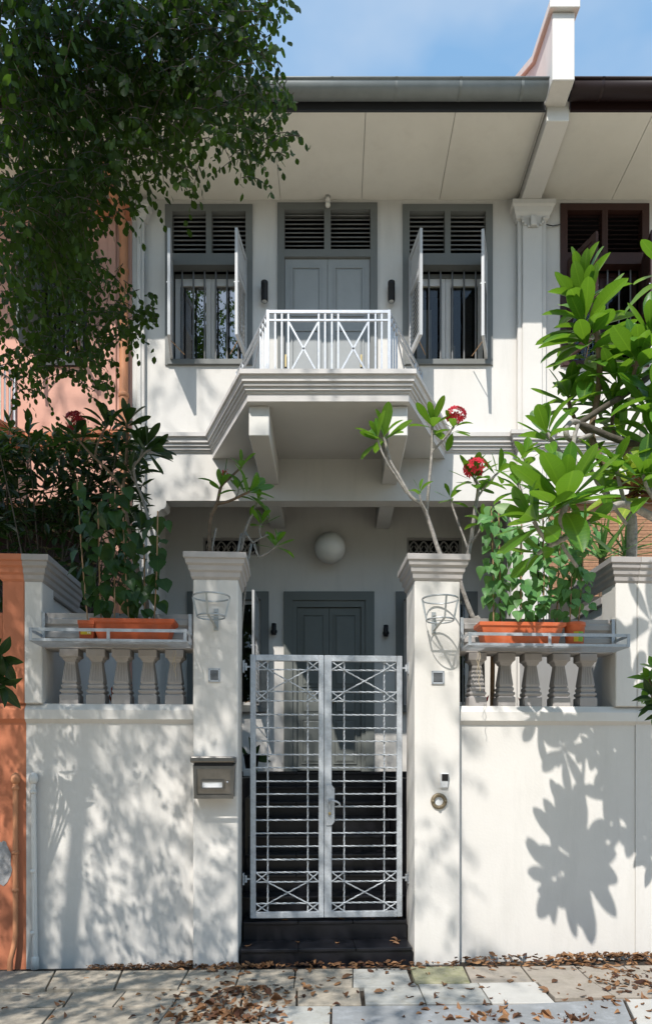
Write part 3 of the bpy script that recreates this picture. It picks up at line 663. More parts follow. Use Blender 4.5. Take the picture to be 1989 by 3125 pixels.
MB().add([H.w(-6.2, -1.2, 8.80), H.w(-2.46, -1.2, 8.80), H.w(-2.46, 3.6, 11.4), H.w(-6.2, 3.6, 11.4), H.w(-6.2, -1.2, 8.74), H.w(-2.46, -1.2, 8.74), H.w(-2.46, 3.6, 11.34), H.w(-6.2, 3.6, 11.34)],
         [(0, 1, 2, 3), (7, 6, 5, 4), (0, 4, 5, 1), (1, 5, 6, 2), (2, 6, 7, 3), (3, 7, 4, 0)]).build('roof', 'roof_tile', oh)
upper_window(oh, W3, 'fascia_dark', 'fascia_dark', 'fascia_dark', 'glass_clear')
shutter(oh, -3.08, -.03, 6.57, 7.78, .40, math.atan2(-.39, .10), 'frame_grey', -1)
shutter(oh, -3.58, -.03, 6.57, 7.78, .40, math.atan2(-.39, -.10), 'frame_grey', 1)
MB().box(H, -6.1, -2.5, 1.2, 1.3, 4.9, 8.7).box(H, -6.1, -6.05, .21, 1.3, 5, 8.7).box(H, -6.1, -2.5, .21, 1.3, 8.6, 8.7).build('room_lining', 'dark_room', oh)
MB().box(H, -6.2, -2.50, 1.0, 1.1, 1.3, 4.9).build('porch_back_wall', 'brown_dark', oh)  # near-black wall colour stands in for the deep porch shade
OB = [(-5.55, 0), (-5.05, -.9), (-4.25, -.9), (-3.80, 0)]
MB().slab(H, OB, 5.376, 5.64).build('balcony_slab', 'orange_sunlit', oh)
MB().sweep(H, OB, bandb, caps=False).build('balcony_cornice', 'orange_render', oh)
rl = empty('balcony_railing', H.w(-4.3, -1, 5.65), parent=oh)
A, B = H.w(-4.95, -.8, 5.65), H.w(-4.35, -.8, 5.65)
rail_run(A, B, [([.1, .2, .8, .9], (.2, .8))], (0, 1)); rail_run(B, H.w(-3.90, -.02, 5.65), [([.07, .14, .21, .79, .86, .93], (.21, .79))], (1,))

# ------------------------------------------------------------------ garden walls along the pavement (frame G)
CAPP = lambda z: [(-.02, z), (.068, z), (.068, z - .045), (.055, z - .052), (.052, z - .085), (.035, z - .10), (.032, z - .135), (.018, z - .15), (.015, z - .185), (.0, z - .205)]
ZL = 2.105                                                            # top of the wall's ledge
LEDGE = [(-.10, ZL), (-.035, ZL), (0, ZL - .052), (0, ZL - .125), (-.035, ZL - .16), (-.10, ZL - .16)]
def square_path(u0, u1, d0, d1): return [(u0, d1), (u0, d0), (u1, d0), (u1, d1)]
def gate_pillar(x0, x1, ztop_px, label):
    u0, _ = G.at(x0, 2400, -.05); u1, _ = G.at(x1, 2400, -.05)
    _, zt = G.at((x0 + x1) / 2, ztop_px, -.11)
    o = empty('gate_pillar', G.w((u0 + u1) / 2, .15, 0), label, 'gate pillar', 'pillars of the gateway')
    MB().box(G, u0, u1, -.05, .36, -.03, zt - .2).build('shaft', 'white_render', o, bevel=.012, seg=2)
    pth = [(u0, .36), (u0, -.05), (u1, -.05), (u1, .36)]
    MB().sweep(G, pth, CAPP(zt), closed=True).box(G, u0 + .02, u1 - .02, -.03, .34, zt - .02, zt - .001).build('capital', 'light_trim', o)
    return u0, u1, zt
LP = gate_pillar(589, 727, 1684, 'white gate pillar with moulded capital, carrying the mailbox')
RP = gate_pillar(1264, 1403, 1690, 'white gate pillar with moulded capital, carrying the doorbell and bronze ring')

def baluster(parent, u, d):
    h = .445; s = math.sqrt(2); q = [(.074, 0), (.074, .075), (.058, .085), (.072, .100), (.072, .115), (.056, .125), (.064, .14), (.064, .155), (.052, .165), (.060, .18), (.040, .345), (.054, .362), (.054, .37), (.074, .385), (.074, h)]
    b = MB().lathe(G.w(u, d, ZL), [(r * s, z) for r, z in q], 4, rot=math.pi / 4, smooth=False, ang=G.ang).build('baluster', 'grey_trim', parent, bevel=.003)
    fl = MB()
    for k in range(4):
        for e in (-1, 1):
            x = (-.026 + k * .0175)
            fl.add([], [])
        x = -.03 + k * .02
        t = .9
        p0 = G.w(u + x * 1.25, d - .0605, ZL + .19); p1 = G.w(u + x * .85, d - .0435, ZL + .33)
        fl.bar(p0, p1, .006, .006, up=(0, -1, 0))
    fl.build('flute', 'light_trim', b)
def garden_wall(x0, x1, bal, label, px_pier, pier_left):
    u0, u1 = x0, x1
    o = empty('garden_wall', G.w((u0 + u1) / 2, .1, 0), label, 'garden wall')
    MB().box(G, u0, u1, .035, .26, -.03, ZL - .14).build('wall', 'white_render', o)
    MB().sweep(G, [(u0, .0), (u1, .0)], LEDGE).box(G, u0, u1, .095, .26, ZL - .145, ZL - .001).build('ledge', 'white_render', o)
    for u in bal: baluster(o, u, .11)
    zr = 2.55
    b0, b1 = (px_pier, u1) if pier_left else (u0, px_pier)
    rp_ = [(-.2, zr), (-.05, zr), (-.02, zr + .005), (-.02, zr + .07), (.0, zr + .085), (.0, zr + .125), (-.018, zr + .14), (-.018, zr + .18), (.002, zr + .195), (.002, zr + .235), (-.012, zr + .245), (-.012, zr + .285), (-.2, zr + .287)][::-1]
    MB().sweep(G, [(b0, .02), (b1, .02)], rp_).build('rail', 'light_trim', o)
    return o
lu0 = G.at(76, 2400, 0)[0]; lu1 = LP[0]; lpier = G.at(130, 2050, 0)[0]
wl_ = garden_wall(lu0, lu1, [G.at(x, 2060, .05)[0] for x in (212, 293, 370.5, 451, 533)], 'white garden wall with balusters between orange pier and mailbox pillar', lpier, True)
ru0 = RP[1]; rpier = G.at(1877, 2050, 0)[0]; ru1 = G.at(1942, 2400, 0)[0]
wr_ = garden_wall(ru0, ru1, [G.at(x, 2060, .05)[0] for x in (1456, 1544, 1625, 1711, 1793)], 'sunlit white garden wall with balusters beside the doorbell pillar', rpier, False)
# piers at the ends and the yard walls running back to the house
def pier(o, u0, u1, path, zt, m, cm, side, yard):
    MB().box(G, u0, u1, -.004, .26, ZL - .002, zt - .2).build('pier', m, o, bevel=.006)
    MB().sweep(G, path, CAPP(zt)).box(G, u0 + (.002), u1 - .002, .0, .26, zt - .22, zt - .001).build('capital', cm, o)
    if yard:
        a, b = yard; MB().box(G, a, b, .26, 2.75, -.03, 3.02).build('yard_wall', 'pale_wall', o)
        MB().box(G, a - .03, b + .03, .26, 2.75, 3.021, 3.10).build('yard_coping', 'grey_trim', o, bevel=.01)
_, zlp = G.at(100, 1690, -.07); _, zrp = G.at(1900, 1698, -.07)
pier(wl_, lu0, lpier, [(lu0, 0), (lpier, 0), (lpier, .9)], zlp, 'white_render', 'grey_trim', 1, (lpier - .15, lpier - .03))
pier(wr_, rpier, ru1, [(rpier, .9), (rpier, 0), (ru1, 0)], zrp, 'white_render', 'grey_trim', -1, (rpier + .03, rpier + .15))
# orange neighbour's wall and pier
ow = empty('orange_garden_wall', G.w(lu0 - .3, .1, 0), 'orange garden wall and pier with peeling paint patch', 'garden wall')
MB().box(G, -4.6, lu0 - .001, .035, .26, -.03, ZL - .14).build('wall', 'orange_render', ow)
MB().sweep(G, [(-4.6, .0), (lu0 - .001, .0)], LEDGE).box(G, -4.6, lu0 - .001, .095, .26, ZL - .145, ZL - .001).build('ledge', 'orange_render', ow)
MB().box(G, lu0 - .17, lu0 - .001, -.004, .26, ZL - .002, zlp - .2).build('pier', 'orange_render', ow, bevel=.006)
MB().sweep(G, [(lu0 - .17, .26), (lu0 - .17, 0), (lu0 - .001, 0)], CAPP(zlp)).box(G, lu0 - .168, lu0 - .002, .0, .26, zlp - .22, zlp - .001).build('capital', 'orange_render', ow)
for k in range(4): baluster(ow, lu0 - .32 - k * .215, .11)
MB().box(G, -4.6, lu0 - .17, .02, .2, 2.55, 2.83).build('rail', 'orange_render', ow, bevel=.01)
pa = MB(); pr = random.Random(3); c = G.at(8, 2635, .035)
pts = [(c[0] + .078 * math.cos(t) * pr.uniform(.75, 1.15), c[1] + .19 * math.sin(t) * pr.uniform(.85, 1.1)) for t in [i * 2 * math.pi / 26 for i in range(26)]]
pa.prism(G, pts, .0315, .034); pa.build('peeled_patch', 'cement', ow)
# right-hand neighbour's wall beyond the party line
nw = empty('neighbour_garden_wall', G.w(ru1 + 1, .1, 0), 'white garden wall continuing past the capped end pier', 'garden wall')
MB().box(G, ru1 + .002, 4.6, .026, .26, -.03, ZL - .14).build('wall', 'white_render', nw)
MB().sweep(G, [(ru1 + .002, .0), (4.6, .0)], LEDGE).box(G, ru1 + .002, 4.6, .095, .26, ZL - .145, ZL - .001).build('ledge', 'white_render', nw)
MB().box(G, ru1 + .002, ru1 + .25, -.008, .26, ZL - .002, zrp - .2).build('pier', 'white_render', nw, bevel=.006)
MB().sweep(G, [(ru1 + .002, -.004), (ru1 + .25, -.004), (ru1 + .25, .26)], CAPP(zrp)).box(G, ru1 + .003, ru1 + .248, .0, .26, zrp - .22, zrp - .001).build('capital', 'light_trim', nw)
for k in range(4): baluster(nw, ru1 + .42 + k * .215, .11)
MB().box(G, ru1 + .25, 4.6, .02, .2, 2.55, 2.83).build('rail', 'light_trim', nw, bevel=.01)

# pipes at the foot of the left walls
def wall_pipe(px, py, m, label, bent=False):
    u, zt = G.at(px, py, -.0); o = empty('drain_pipe', G.w(u, -.01, 0), label, 'drain pipe')
    if bent: pts = [G.w(u - .035, -.03, -.02), G.w(u - .033, -.03, .06), G.w(u - .012, -.015, .16), G.w(u, -.01, .26), G.w(u, -.01, zt)]
    else: pts = [G.w(u + .015, -.01, -.02), G.w(u, -.01, zt)]
    MB().tube(pts, .021, 10).build('pipe', m, o)
    MB().lathe(G.w(u, -.01, zt), [(.021, -.03), (.03, -.02), (.036, .0), (.034, .03), (.02, .052), (.004, .06)], 14).build('cap', m, o)
    for z in (zt - .11, .75, .26) if not bent else (zt - .08, .9, .6): MB().lathe(G.w(u, -.01, z), [(.022, 0), (.027, .004), (.027, .026), (.022, .03)], 12).build('clip', m, o)
    if not bent: MB().lathe(G.w(u + .014, -.01, .0), [(.021, -.02), (.03, -.015), (.03, .07), (.022, .085)], 12).build('foot', m, o)
wall_pipe(104, 2380, 'white_paint', 'white drain pipe with rounded cap beside the orange wall')
wall_pipe(50, 2380, 'orange_pipe', 'orange painted drain pipe bent outwards at its foot', True)

# ------------------------------------------------------------------ the gate: two leaves
GD = .25
def twist(p, q, r=.0075):
    p, q = Vector(p), Vector(q); n = max(2, int((q - p).length / .03)); return MB().tube([p + (q - p) * i / n for i in range(n + 1)], r, 4, smooth=False, twist=math.pi / 4)
zg = lambda y: G.at(1000, y, GD)[1]
ug = lambda x: G.at(x, 2400, GD)[0]
def leaf(x0, x1, v0, v1, label, lock):
    a, b = ug(x0), ug(x1); zt, zb = zg(2000.5), zg(2799)
    o = empty('gate_leaf', G.w((a + b) / 2, GD, zb), label, 'gate')
    s0, s1 = (.047, .045) if not lock else (.062, .047)
    MB().box(G, a, a + s0, GD - .02, GD + .02, zb, zt).build('stile', 'gate_silver', o, bevel=.004)
    MB().box(G, b - s1, b, GD - .02, GD + .02, zb, zt).build('stile', 'gate_silver', o, bevel=.004)
    MB().box(G, a + s0, b - s1, GD - .0195, GD + .0195, zt - .052, zt).build('rail', 'gate_silver', o, bevel=.003)
    MB().box(G, a + s0, b - s1, GD - .0195, GD + .0195, zb, zb + .052).build('rail', 'gate_silver', o, bevel=.003)
    i0, i1 = a + s0, b - s1; c0, c1 = ug(v0), ug(v1)
    ys = [2045, 2111.5, 2140, 2181.5, 2222, 2262, 2303, 2343, 2384, 2423, 2461.5, 2502, 2542, 2582, 2622, 2660.7, 2690, 2755]
    zs = [zg(y) for y in ys]
    for z in zs: twist(G.w(i0, GD - .004, z), G.w(i1, GD - .004, z)).build('bar', 'gate_silver', o)
    for u in (c0, c1): twist(G.w(u, GD + .006, zb + .05), G.w(u, GD + .006, zt - .05)).build('upright', 'gate_silver', o)
    zi, zo = zt - .052, zb + .052
    def cross(ua, ub, za, zc):
        twist(G.w(ua, GD - .008, za), G.w(ub, GD - .008, zc), .0065).build('cross_bar', 'gate_silver', o)
        twist(G.w(ua, GD - .010, zc), G.w(ub, GD - .010, za), .0065).build('cross_bar', 'gate_silver', o)
    for za, zc in ((zi, zs[0]), (zs[1], zs[2]), (zs[15], zs[16]), (zs[17], zo)):
        cross(i0, c0, za, zc); cross(c1, i1, za, zc)
    cross(c0, c1, zs[0], zs[1]); cross(c0, c1, zs[16], zs[17])
    hu = a if not lock else b; sg = -1 if not lock else 1
    for y in (2037, 2680):
        z = zg(y)
        hg = MB().bar(G.w(hu, GD, z), G.w(hu + sg * .05, GD, z), .014, .014).tube([G.w(hu + sg * .038, GD, z - .03), G.w(hu + sg * .038, GD, z + .03)], .012, 8)
        hg.box(G, min(hu + sg * .05, hu + sg * .062), max(hu + sg * .05, hu + sg * .062), GD - .02, GD + .02, z - .05, z + .05).build('hinge', 'gate_silver', o)
    if lock:
        zc = zg(2455); z1, z0 = zg(2395), zg(2518); u = a + s0
        MB().prism(G, [(a + .012, z0), (u - .001, z0), (u + .024, z0 + .03), (u + .024, z1 - .03), (u, z1), (a + .012, z1)], GD - .032, GD - .0205).build('lock_plate', 'gate_silver', o, bevel=.002)
        zh = zg(2445)
        MB().box(G, a + .030, a + .055, GD - .042, GD - .0325, zg(2490), zg(2436)).build('escutcheon', 'galvanised', o, bevel=.004)
        pts = [G.w(a + .043, GD - .045, zh)] + [G.w(a + .045, GD - .075, zh)] + [G.w(a + .07, GD - .08, zh + .004), G.w(a + .10, GD - .08, zh), G.w(a + .122, GD - .08, zh - .014), G.w(a + .13, GD - .08, zh - .033), G.w(a + .12, GD - .08, zh - .042), G.w(a + .112, GD - .08, zh - .033)]
        MB().tube(pts, [.011, .011, .010, .009, .008, .007, .006, .005], 8).build('handle', 'galvanised', o)
        MB().lathe(G.w(a + .043, GD - .045, zg(2482)), [(.004, -.014), (.011, -.009), (.012, 0), (.011, .009), (.004, .014)], 10).build('keyhole', 'brass', o)
leaf(764, 988, 817, 939, 'silver gate leaf of twisted bars hung on the mailbox pillar', False)
leaf(989.5, 1226, 1050, 1172, 'silver gate leaf of twisted bars with lever handle and lock', True)

# ------------------------------------------------------------------ things on the pillars
def on(fr, px, py, d): u, z = fr.at(px, py, d); return u, z
a, zt = G.at(583, 2308, -.20); b, zb = G.at(718, 2437, -.17)
mb = empty('mailbox', G.w((a + b) / 2, -.1, zb), 'brushed metal mailbox with slot and name window on the gate pillar', 'mailbox')
h = zt - zb
body = MB().add([G.w(a + .02, -.17, zb + .012), G.w(b - .012, -.17, zb + .012), G.w(b - .005, -.19, zt - .07), G.w(a + .012, -.19, zt - .07), G.w(a + .02, -.051, zb + .012), G.w(b - .012, -.051, zb + .012), G.w(b - .005, -.051, zt - .05), G.w(a + .012, -.051, zt - .05)],
         [(0, 1, 2, 3), (5, 4, 7, 6), (4, 0, 3, 7), (1, 5, 6, 2), (3, 2, 6, 7), (4, 5, 1, 0)]).build('body', 'stainless', mb, bevel=.006, seg=2)
MB().wall(G, a + .02, b - .012, zb + .0, zt - .075, -.197, -.1905, [(a + .045, b - .035, zb + .03, zt - .10)]).build('front_frame', 'stainless', mb, bevel=.002)
MB().prism(G, [(a - .004, zt - .05), (b + .004, zt - .05), (b + .002, zt), (a - .002, zt)], -.235, -.051).build('lid', 'stainless', mb, bevel=.012, seg=2)
MB().box(G, a + .02, b - .012, -.20, -.19, zt - .072, zt - .052).build('slot', 'black_metal', mb)
m0, m1, y0, y1 = a + .075, b - .085, zb + .075, zb + .145
MB().wall(G, m0, m1, y0, y1, -.205, -.195, [(m0 + .012, m1 - .012, y0 + .013, y1 - .013)]).build('name_frame', 'stainless', mb, bevel=.003)
MB().box(G, m0 + .010, m1 - .010, -.199, -.196, y0 + .011, y1 - .011).build('name_card', 'white_label', mb)
MB().lathe(G.w(b - .058, -.2, (y0 + y1) / 2 + .02), [(.003, -.007), (.008, -.003), (.008, .003), (.003, .007)], 10).build('lock', 'galvanised', mb)

def grille(x0, y0, x1, y1, label):
    a, zt = G.at(x0, y0, -.056); b, zb = G.at(x1, y1, -.056)
    o = empty('vent_grille', G.w((a + b) / 2, -.05, zb), label, 'vent', 'vent grilles on the gate pillars')
    MB().wall(G, a, b, zb, zt, -.06, -.0505, [(a + .015, b - .015, zb + .017, zt - .017)]).build('frame', 'galvanised', o, bevel=.002)
    MB().box(G, a + .01, b - .01, -.052, -.0506, zb + .01, zt - .01).build('opening', 'black_metal', o)
    n = 8; k = (zt - zb - .034) / n
    for i in range(n - 1):
        z = zb + .017 + (i + 1) * k; MB().box(G, a + .012, b - .012, -.0595, -.053, z - k * .16, z + k * .12).build('slat', 'galvanised', o)
    for x in (a + .008, b - .008):
        for z in (zb + .008, zt - .008): MB().lathe(G.w(x, -.0605, z), [(.001, -.003), (.004, 0), (.001, .003)], 6).build('screw', 'black_metal', o)
grille(636, 2039.5, 672, 2081, 'square metal vent grille on the pillar above the mailbox')
grille(1316, 2047, 1355, 2088, 'square metal vent grille on the pillar above the doorbell')

def pot_ring(px, py_top, py_bot, sgn, label):
    d = -.21; u, z1 = G.at(px, py_top, d); _, z0 = G.at(px, py_bot, d)
    o = empty('pot_holder', G.w(u, -.05, z0), label, 'pot holder', 'hoop pot holders on the gate pillars')
    def hoop(r, z, name):
        b = MB(); n = 36; vs = []; fs = []
        for k in range(n):
            t = 2 * math.pi * k / n
            for rr, zz in ((r - .0015, -.0065), (r + .0015, -.0065), (r + .003, .0065), (r + .0005, .0065)): vs.append(G.w(u + rr * math.cos(t), d + rr * math.sin(t), z + zz))
        for k in range(n):
            j = (k + 1) % n
            for q in range(4): fs.append((k * 4 + q, j * 4 + q, j * 4 + (q + 1) % 4, k * 4 + (q + 1) % 4))
        b.add(vs, fs, True).build(name, 'hoop_metal', o)
    hoop(.142, z1, 'hoop'); hoop(.107, z0, 'hoop')
    for t in (R(180), R(0), R(-90 + 8 * sgn)):
        MB().bar(G.w(u + .143 * math.cos(t), d + .143 * math.sin(t), z1), G.w(u + .108 * math.cos(t), d + .108 * math.sin(t), z0), .003 if abs(math.cos(t)) > .9 else .015, .003 if abs(math.cos(t)) < .9 else .015, up=(math.cos(t), math.sin(t), 0)).build('strap', 'hoop_metal', o)
    t = R(-90 + 8 * sgn)
    MB().bar(G.w(u + .108 * math.cos(t), d + .108 * math.sin(t), z0), G.w(u + .02 * -sgn, -.06, z0 - .055), .018, .004).build('strut', 'hoop_metal', o)
    MB().bar(G.w(u + .108, d, z0), G.w(u - .108, d, z0), .012, .004).build('strut', 'hoop_metal', o)
    MB().box(G, u - .018 - .02 * sgn, u + .018 - .02 * sgn, -.056, -.0505, z0 - .075, z0 + .10).build('wall_plate', 'hoop_metal', o)
    MB().box(G, u - .012 - .02 * sgn, u + .012 - .02 * sgn, d + .1, -.051, z0 + .06, z0 + .064).build('arm', 'hoop_metal', o)
pot_ring(645, 1822, 1882, -1, 'empty metal hoop pot holder on the mailbox pillar')
pot_ring(1342, 1829, 1893, 1, 'empty metal hoop pot holder on the doorbell pillar')

u, z = G.at(1356, 2383, -.07)
db = empty('doorbell', G.w(u, -.05, z - .066), 'white doorbell unit with black button panel on the pillar', 'doorbell')
MB().add([G.w(u - .036, -.0505, z - .066), G.w(u + .030, -.0505, z - .066), G.w(u + .036, -.0505, z + .066), G.w(u - .036, -.0505, z + .066), G.w(u - .026, -.07, z - .056), G.w(u + .026, -.07, z - .056), G.w(u + .032, -.088, z + .062), G.w(u - .032, -.088, z + .062)],
         [(3, 2, 1, 0), (4, 5, 6, 7), (0, 1, 5, 4), (1, 2, 6, 5), (2, 3, 7, 6), (3, 0, 4, 7)]).build('housing', 'white_label', db, bevel=.004)
MB().add([G.w(u - .026, -.0816, z + .0), G.w(u + .026, -.0816, z + .0), G.w(u + .027, -.0895, z + .056), G.w(u - .027, -.0895, z + .056)], [(0, 1, 2, 3)]).build('button_panel', 'black_metal', db)
u, z = G.at(1339, 2445, -.06)
rg = empty('bronze_ring', G.w(u, -.05, z - .067), 'weathered round bronze ring plate with knobs below the doorbell', 'ring plate')
def zlathe(b, u, d, z, prof, n=28):       # turned about the wall normal; prof: (radius, outward)
    vs = []; fs = []
    for r, o in prof:
        for k in range(n): t = 2 * math.pi * k / n; vs.append(G.w(u + r * math.cos(t), d - o, z + r * math.sin(t)))
    for i in range(len(prof) - 1):
        for k in range(n): fs.append((i * n + k, i * n + (k + 1) % n, (i + 1) * n + (k + 1) % n, (i + 1) * n + k))
    return b.add(vs, fs, True)
zlathe(MB(), u, -.0505, z, [(.036, 0), (.036, .014), (.042, .02), (.058, .02), (.066, .012), (.067, 0)]).build('ring', 'bronze', rg)
zlathe(MB(), u, -.0505, z, [(.035, .001), (.001, .002)]).build('disc', 'white_label', rg)
for k in range(4):
    t = k * math.pi / 2; zlathe(MB(), u + .051 * math.cos(t), -.069, z + .051 * math.sin(t), [(.013, 0), (.012, .008), (.007, .013), (.001, .014)], 10).build('knob', 'bronze', rg)

# ------------------------------------------------------------------ planter racks hung on the balustrades, with their pots
def rack(x0, x1, r0, r1, yt, yb, yr, label):
    df, dk = -.27, -.012
    a, zt = G.at(x0, yt, df); b, zb = G.at(x1, yb, df); c, zk = G.at(r0, yr, dk); e, _ = G.at(r1, yr, dk)
    a = c = min(a, c) if False else (a + c) / 2; b = e = (b + e) / 2
    o = empty('planter_rack', G.w((a + b) / 2, df, zb), label, 'planter rack', 'racks hung on the balustrades')
    w = .024
    MB().box(G, a, b, df, df + .004, zt - w, zt).build('front_band', 'galvanised', o)
    MB().box(G, a, b, df, df + .004, zb, zb + .02).build('front_band', 'galvanised', o)
    for x in (a, (a + b) / 2 - .012, b - .024): MB().box(G, x, x + .024, df - .0045, df - .0005, zb, zt).build('upright', 'galvanised', o)
    for x in (a, b - .004):
        MB().box(G, x, x + .004, df + .0045, dk, zt - w, zt).build('side_band', 'galvanised', o)
        MB().box(G, x, x + .004, df + .0045, dk, zb, zb + .02).build('side_band', 'galvanised', o)
    for x in (a, b - .026, (a + b) / 2 - .013): MB().box(G, x, x + .026, dk, dk + .006, zb, zk).box(G, x, x + .026, dk, .22, zk + .001, zk + .006).build('hook_strap', 'galvanised', o)
    n = 8
    for i in range(n):
        d = df + .025 + (dk - df - .05) * i / (n - 1); MB().box(G, a + .004, b - .004, d - .006, d + .006, zb - .002, zb + .004).build('slat', 'galvanised', o)
    return zb + .004
zl = rack(89, 569, 128, 587, 1915, 1960, 1870, 'metal planter rack holding terracotta trough and square pot in tree shade')
zr2 = rack(1426, 1917, 1406, 1878, 1929, 1974, 1886, 'sunlit metal planter rack holding terracotta trough and round pot')
def trough(x0, x1, z0, d, h, m, label, yref):
    a = G.at(x0, yref, d)[0]; b = G.at(x1, yref, d)[0]
    o = empty('planter_trough', G.w((a + b) / 2, d + .08, z0), label, 'planter trough')
    q = lambda i, z: [G.w(a + i, d + i * .5, z), G.w(b - i, d + i * .5, z), G.w(b - i, d + .19 - i * .5, z), G.w(a + i, d + .19 - i * .5, z)]
    rings = [q(.062, z0), q(.022, z0 + h - .04), q(.018, z0 + h - .04), q(.0, z0 + h - .028), q(.0, z0 + h), q(.012, z0 + h), q(.03, z0 + h - .03)]
    vs = [v for r_ in rings for v in r_]; n = len(rings)
    MB().add(vs, [(3, 2, 1, 0)] + [(i * 4 + k, i * 4 + (k + 1) % 4, i * 4 + 4 + (k + 1) % 4, i * 4 + 4 + k) for i in range(n - 1) for k in range(4)]).build('trough', m, o, bevel=.003)
    MB().add(q(.028, z0 + h - .03), [(0, 1, 2, 3)]).build('soil', 'soil', o)
    return a, b, z0 + h - .03, o
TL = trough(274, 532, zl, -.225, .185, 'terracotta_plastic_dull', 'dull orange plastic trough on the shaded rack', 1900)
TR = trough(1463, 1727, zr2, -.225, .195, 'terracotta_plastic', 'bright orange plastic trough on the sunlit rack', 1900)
def pot(x0, x1, z0, d, h, m, square, label, cat='plant pot'):
    a = G.at(x0, 1930, d)[0]; b = G.at(x1, 1930, d)[0]; u = (a + b) / 2; r = (b - a) / 2; c = G.w(u, d + r, z0)
    o = empty('plant_pot', c, label, cat)
    n = 4 if square else 20; k = math.sqrt(2) if square else 1
    MB().lathe(c, [(r * .78 * k, 0), (r * .93 * k, h - .03), (r * k, h - .03), (r * k, h), (r * .9 * k, h), (r * .86 * k, h - .02)], n, rot=math.pi / 4 if square else 0, smooth=not square, ang=G.ang).build('pot', m, o, bevel=.002)
    MB().lathe(c, [(r * .88 * k, h - .022), (r * .87 * k, h - .02)], n, rot=math.pi / 4 if square else 0, smooth=False, ang=G.ang).build('soil', 'soil', o)
    return u, d + r, z0 + h, o, r
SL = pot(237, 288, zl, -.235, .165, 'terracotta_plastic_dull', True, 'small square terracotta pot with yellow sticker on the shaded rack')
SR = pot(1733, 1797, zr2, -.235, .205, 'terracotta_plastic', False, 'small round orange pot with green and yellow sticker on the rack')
u, d, z, o, r = SL
MB().box(G, u - r * .62, u + r * .62, d - r * .97, d - r * .93, zl + .055, zl + .095).build('sticker', 'yellow_label', o)
MB().box(G, u + r * .18, u + r * .32, d - r * .985, d - r * .972, zl + .062, zl + .074).box(G, u + r * .40, u + r * .54, d - r * .985, d - r * .972, zl + .062, zl + .074).box(G, u + r * .40, u + r * .54, d - r * .985, d - r * .972, zl + .079, zl + .09).build('print', 'white_label', o)
u, d, z, o, r = SR
for (x0, x1, m) in ((-.46, .02, 'bract_orange'), (.02, .60, 'green_label')):
    vs = []; fs = []
    for k in range(5):
        x = x0 + (x1 - x0) * k / 4; t = math.asin(x)
        for zz in (.045, .125):
            rr = r * (.78 + .15 * zz / .175) + .002; vs.append(G.w(u + rr * math.sin(t), d - rr * math.cos(t), zr2 + zz))
    for k in range(4): fs.append((2 * k, 2 * k + 2, 2 * k + 3, 2 * k + 1))
    MB().add(vs, fs).build('sticker', 'yellow_label' if m == 'bract_orange' else m, o)

# ------------------------------------------------------------------ leaves and plants
def leaf_mesh(name, rows, m, fold=.12, droop=.15, wave=0.):       # rows: (t, halfwidth); x along the leaf, z up
    vs = []; fs = []
    for i, (t, w) in enumerate(rows):
        z = -droop * t * t
        vs += [(t, w, z + fold * w * 2 + wave * math.sin(i * 2.1)), (t, 0, z), (t, -w, z + fold * w * 2 - wave * math.sin(i * 1.7))]
    for i in range(len(rows) - 1):
        o = 3 * i; fs += [(o, o + 1, o + 4, o + 3), (o + 1, o + 2, o + 5, o + 4)]
    me = bpy.data.meshes.new(name); me.from_pydata(vs, [], fs); me.update()
    for p in me.polygons: p.use_smooth = True
    me.materials.append(MATS[m]); return me
FRR = [(0, .010), (.10, .016), (.22, .066), (.40, .125), (.58, .160), (.74, .162), (.86, .128), (.95, .075), (1, .004)]
ELR = [(0, .006), (.08, .012), (.22, .12), (.42, .185), (.62, .175), (.80, .11), (.93, .045), (1, .003)]
HEART = [(0, .10), (-.0, .22), (.12, .36), (.30, .42), (.50, .35), (.70, .20), (.88, .07), (1, .004)]
SWORD = [(0, .035), (.2, .04), (.5, .036), (.8, .02), (1, .002)]
STRAP = [(0, .02), (.15, .06), (.35, .13), (.6, .17), (.8, .13), (.93, .06), (1, .005)]
def variants(nm, rows, m, k=3, fold=(.05, .25), droop=(.0, .35), wave=.0):
    return [leaf_mesh(nm, rows, m, fold[0] + (fold[1] - fold[0]) * i / (k - 1), droop[0] + (droop[1] - droop[0]) * i / (k - 1), wave) for i in range(k)]
LM = {'fr': variants('frangipani_leaf', FRR, 'leaf_frangipani'), 'frd': variants('frangipani_leaf_shaded', FRR, 'leaf_dark_shaded'),
      'el': variants('oval_leaf', ELR, 'leaf_frangipani'), 'eld': variants('oval_leaf_dark', ELR, 'leaf_dark_shaded'),
      'he': variants('heart_leaf', HEART, 'leaf_vine', wave=.02), 'hed': variants('heart_leaf_shaded', HEART, 'leaf_vine_shaded', wave=.02),
      'sw': variants('sword_leaf', SWORD, 'leaf_vine', droop=(.0, .2)), 'fe': variants('fern_leaf', STRAP, 'leaf_fern', wave=.015, droop=(.1, .5)),
      'br': variants('withered_leaf', STRAP, 'leaf_brown', wave=.03, droop=(.3, .7))}
def add_leaf(parent, kind, p, x, up, L, name='leaf', w=1.):
    o = put(name, rnd.choice(LM[kind]), parent, basis(p, x, up, L, L * w * rnd.uniform(.88, 1.12)))
    return o
def perp(a):
    r = Vector((1, 0, 0)) if abs(a.x) < .8 else Vector((0, 1, 0)); x = (r - a * r.dot(a)).normalized(); return x, a.cross(x)
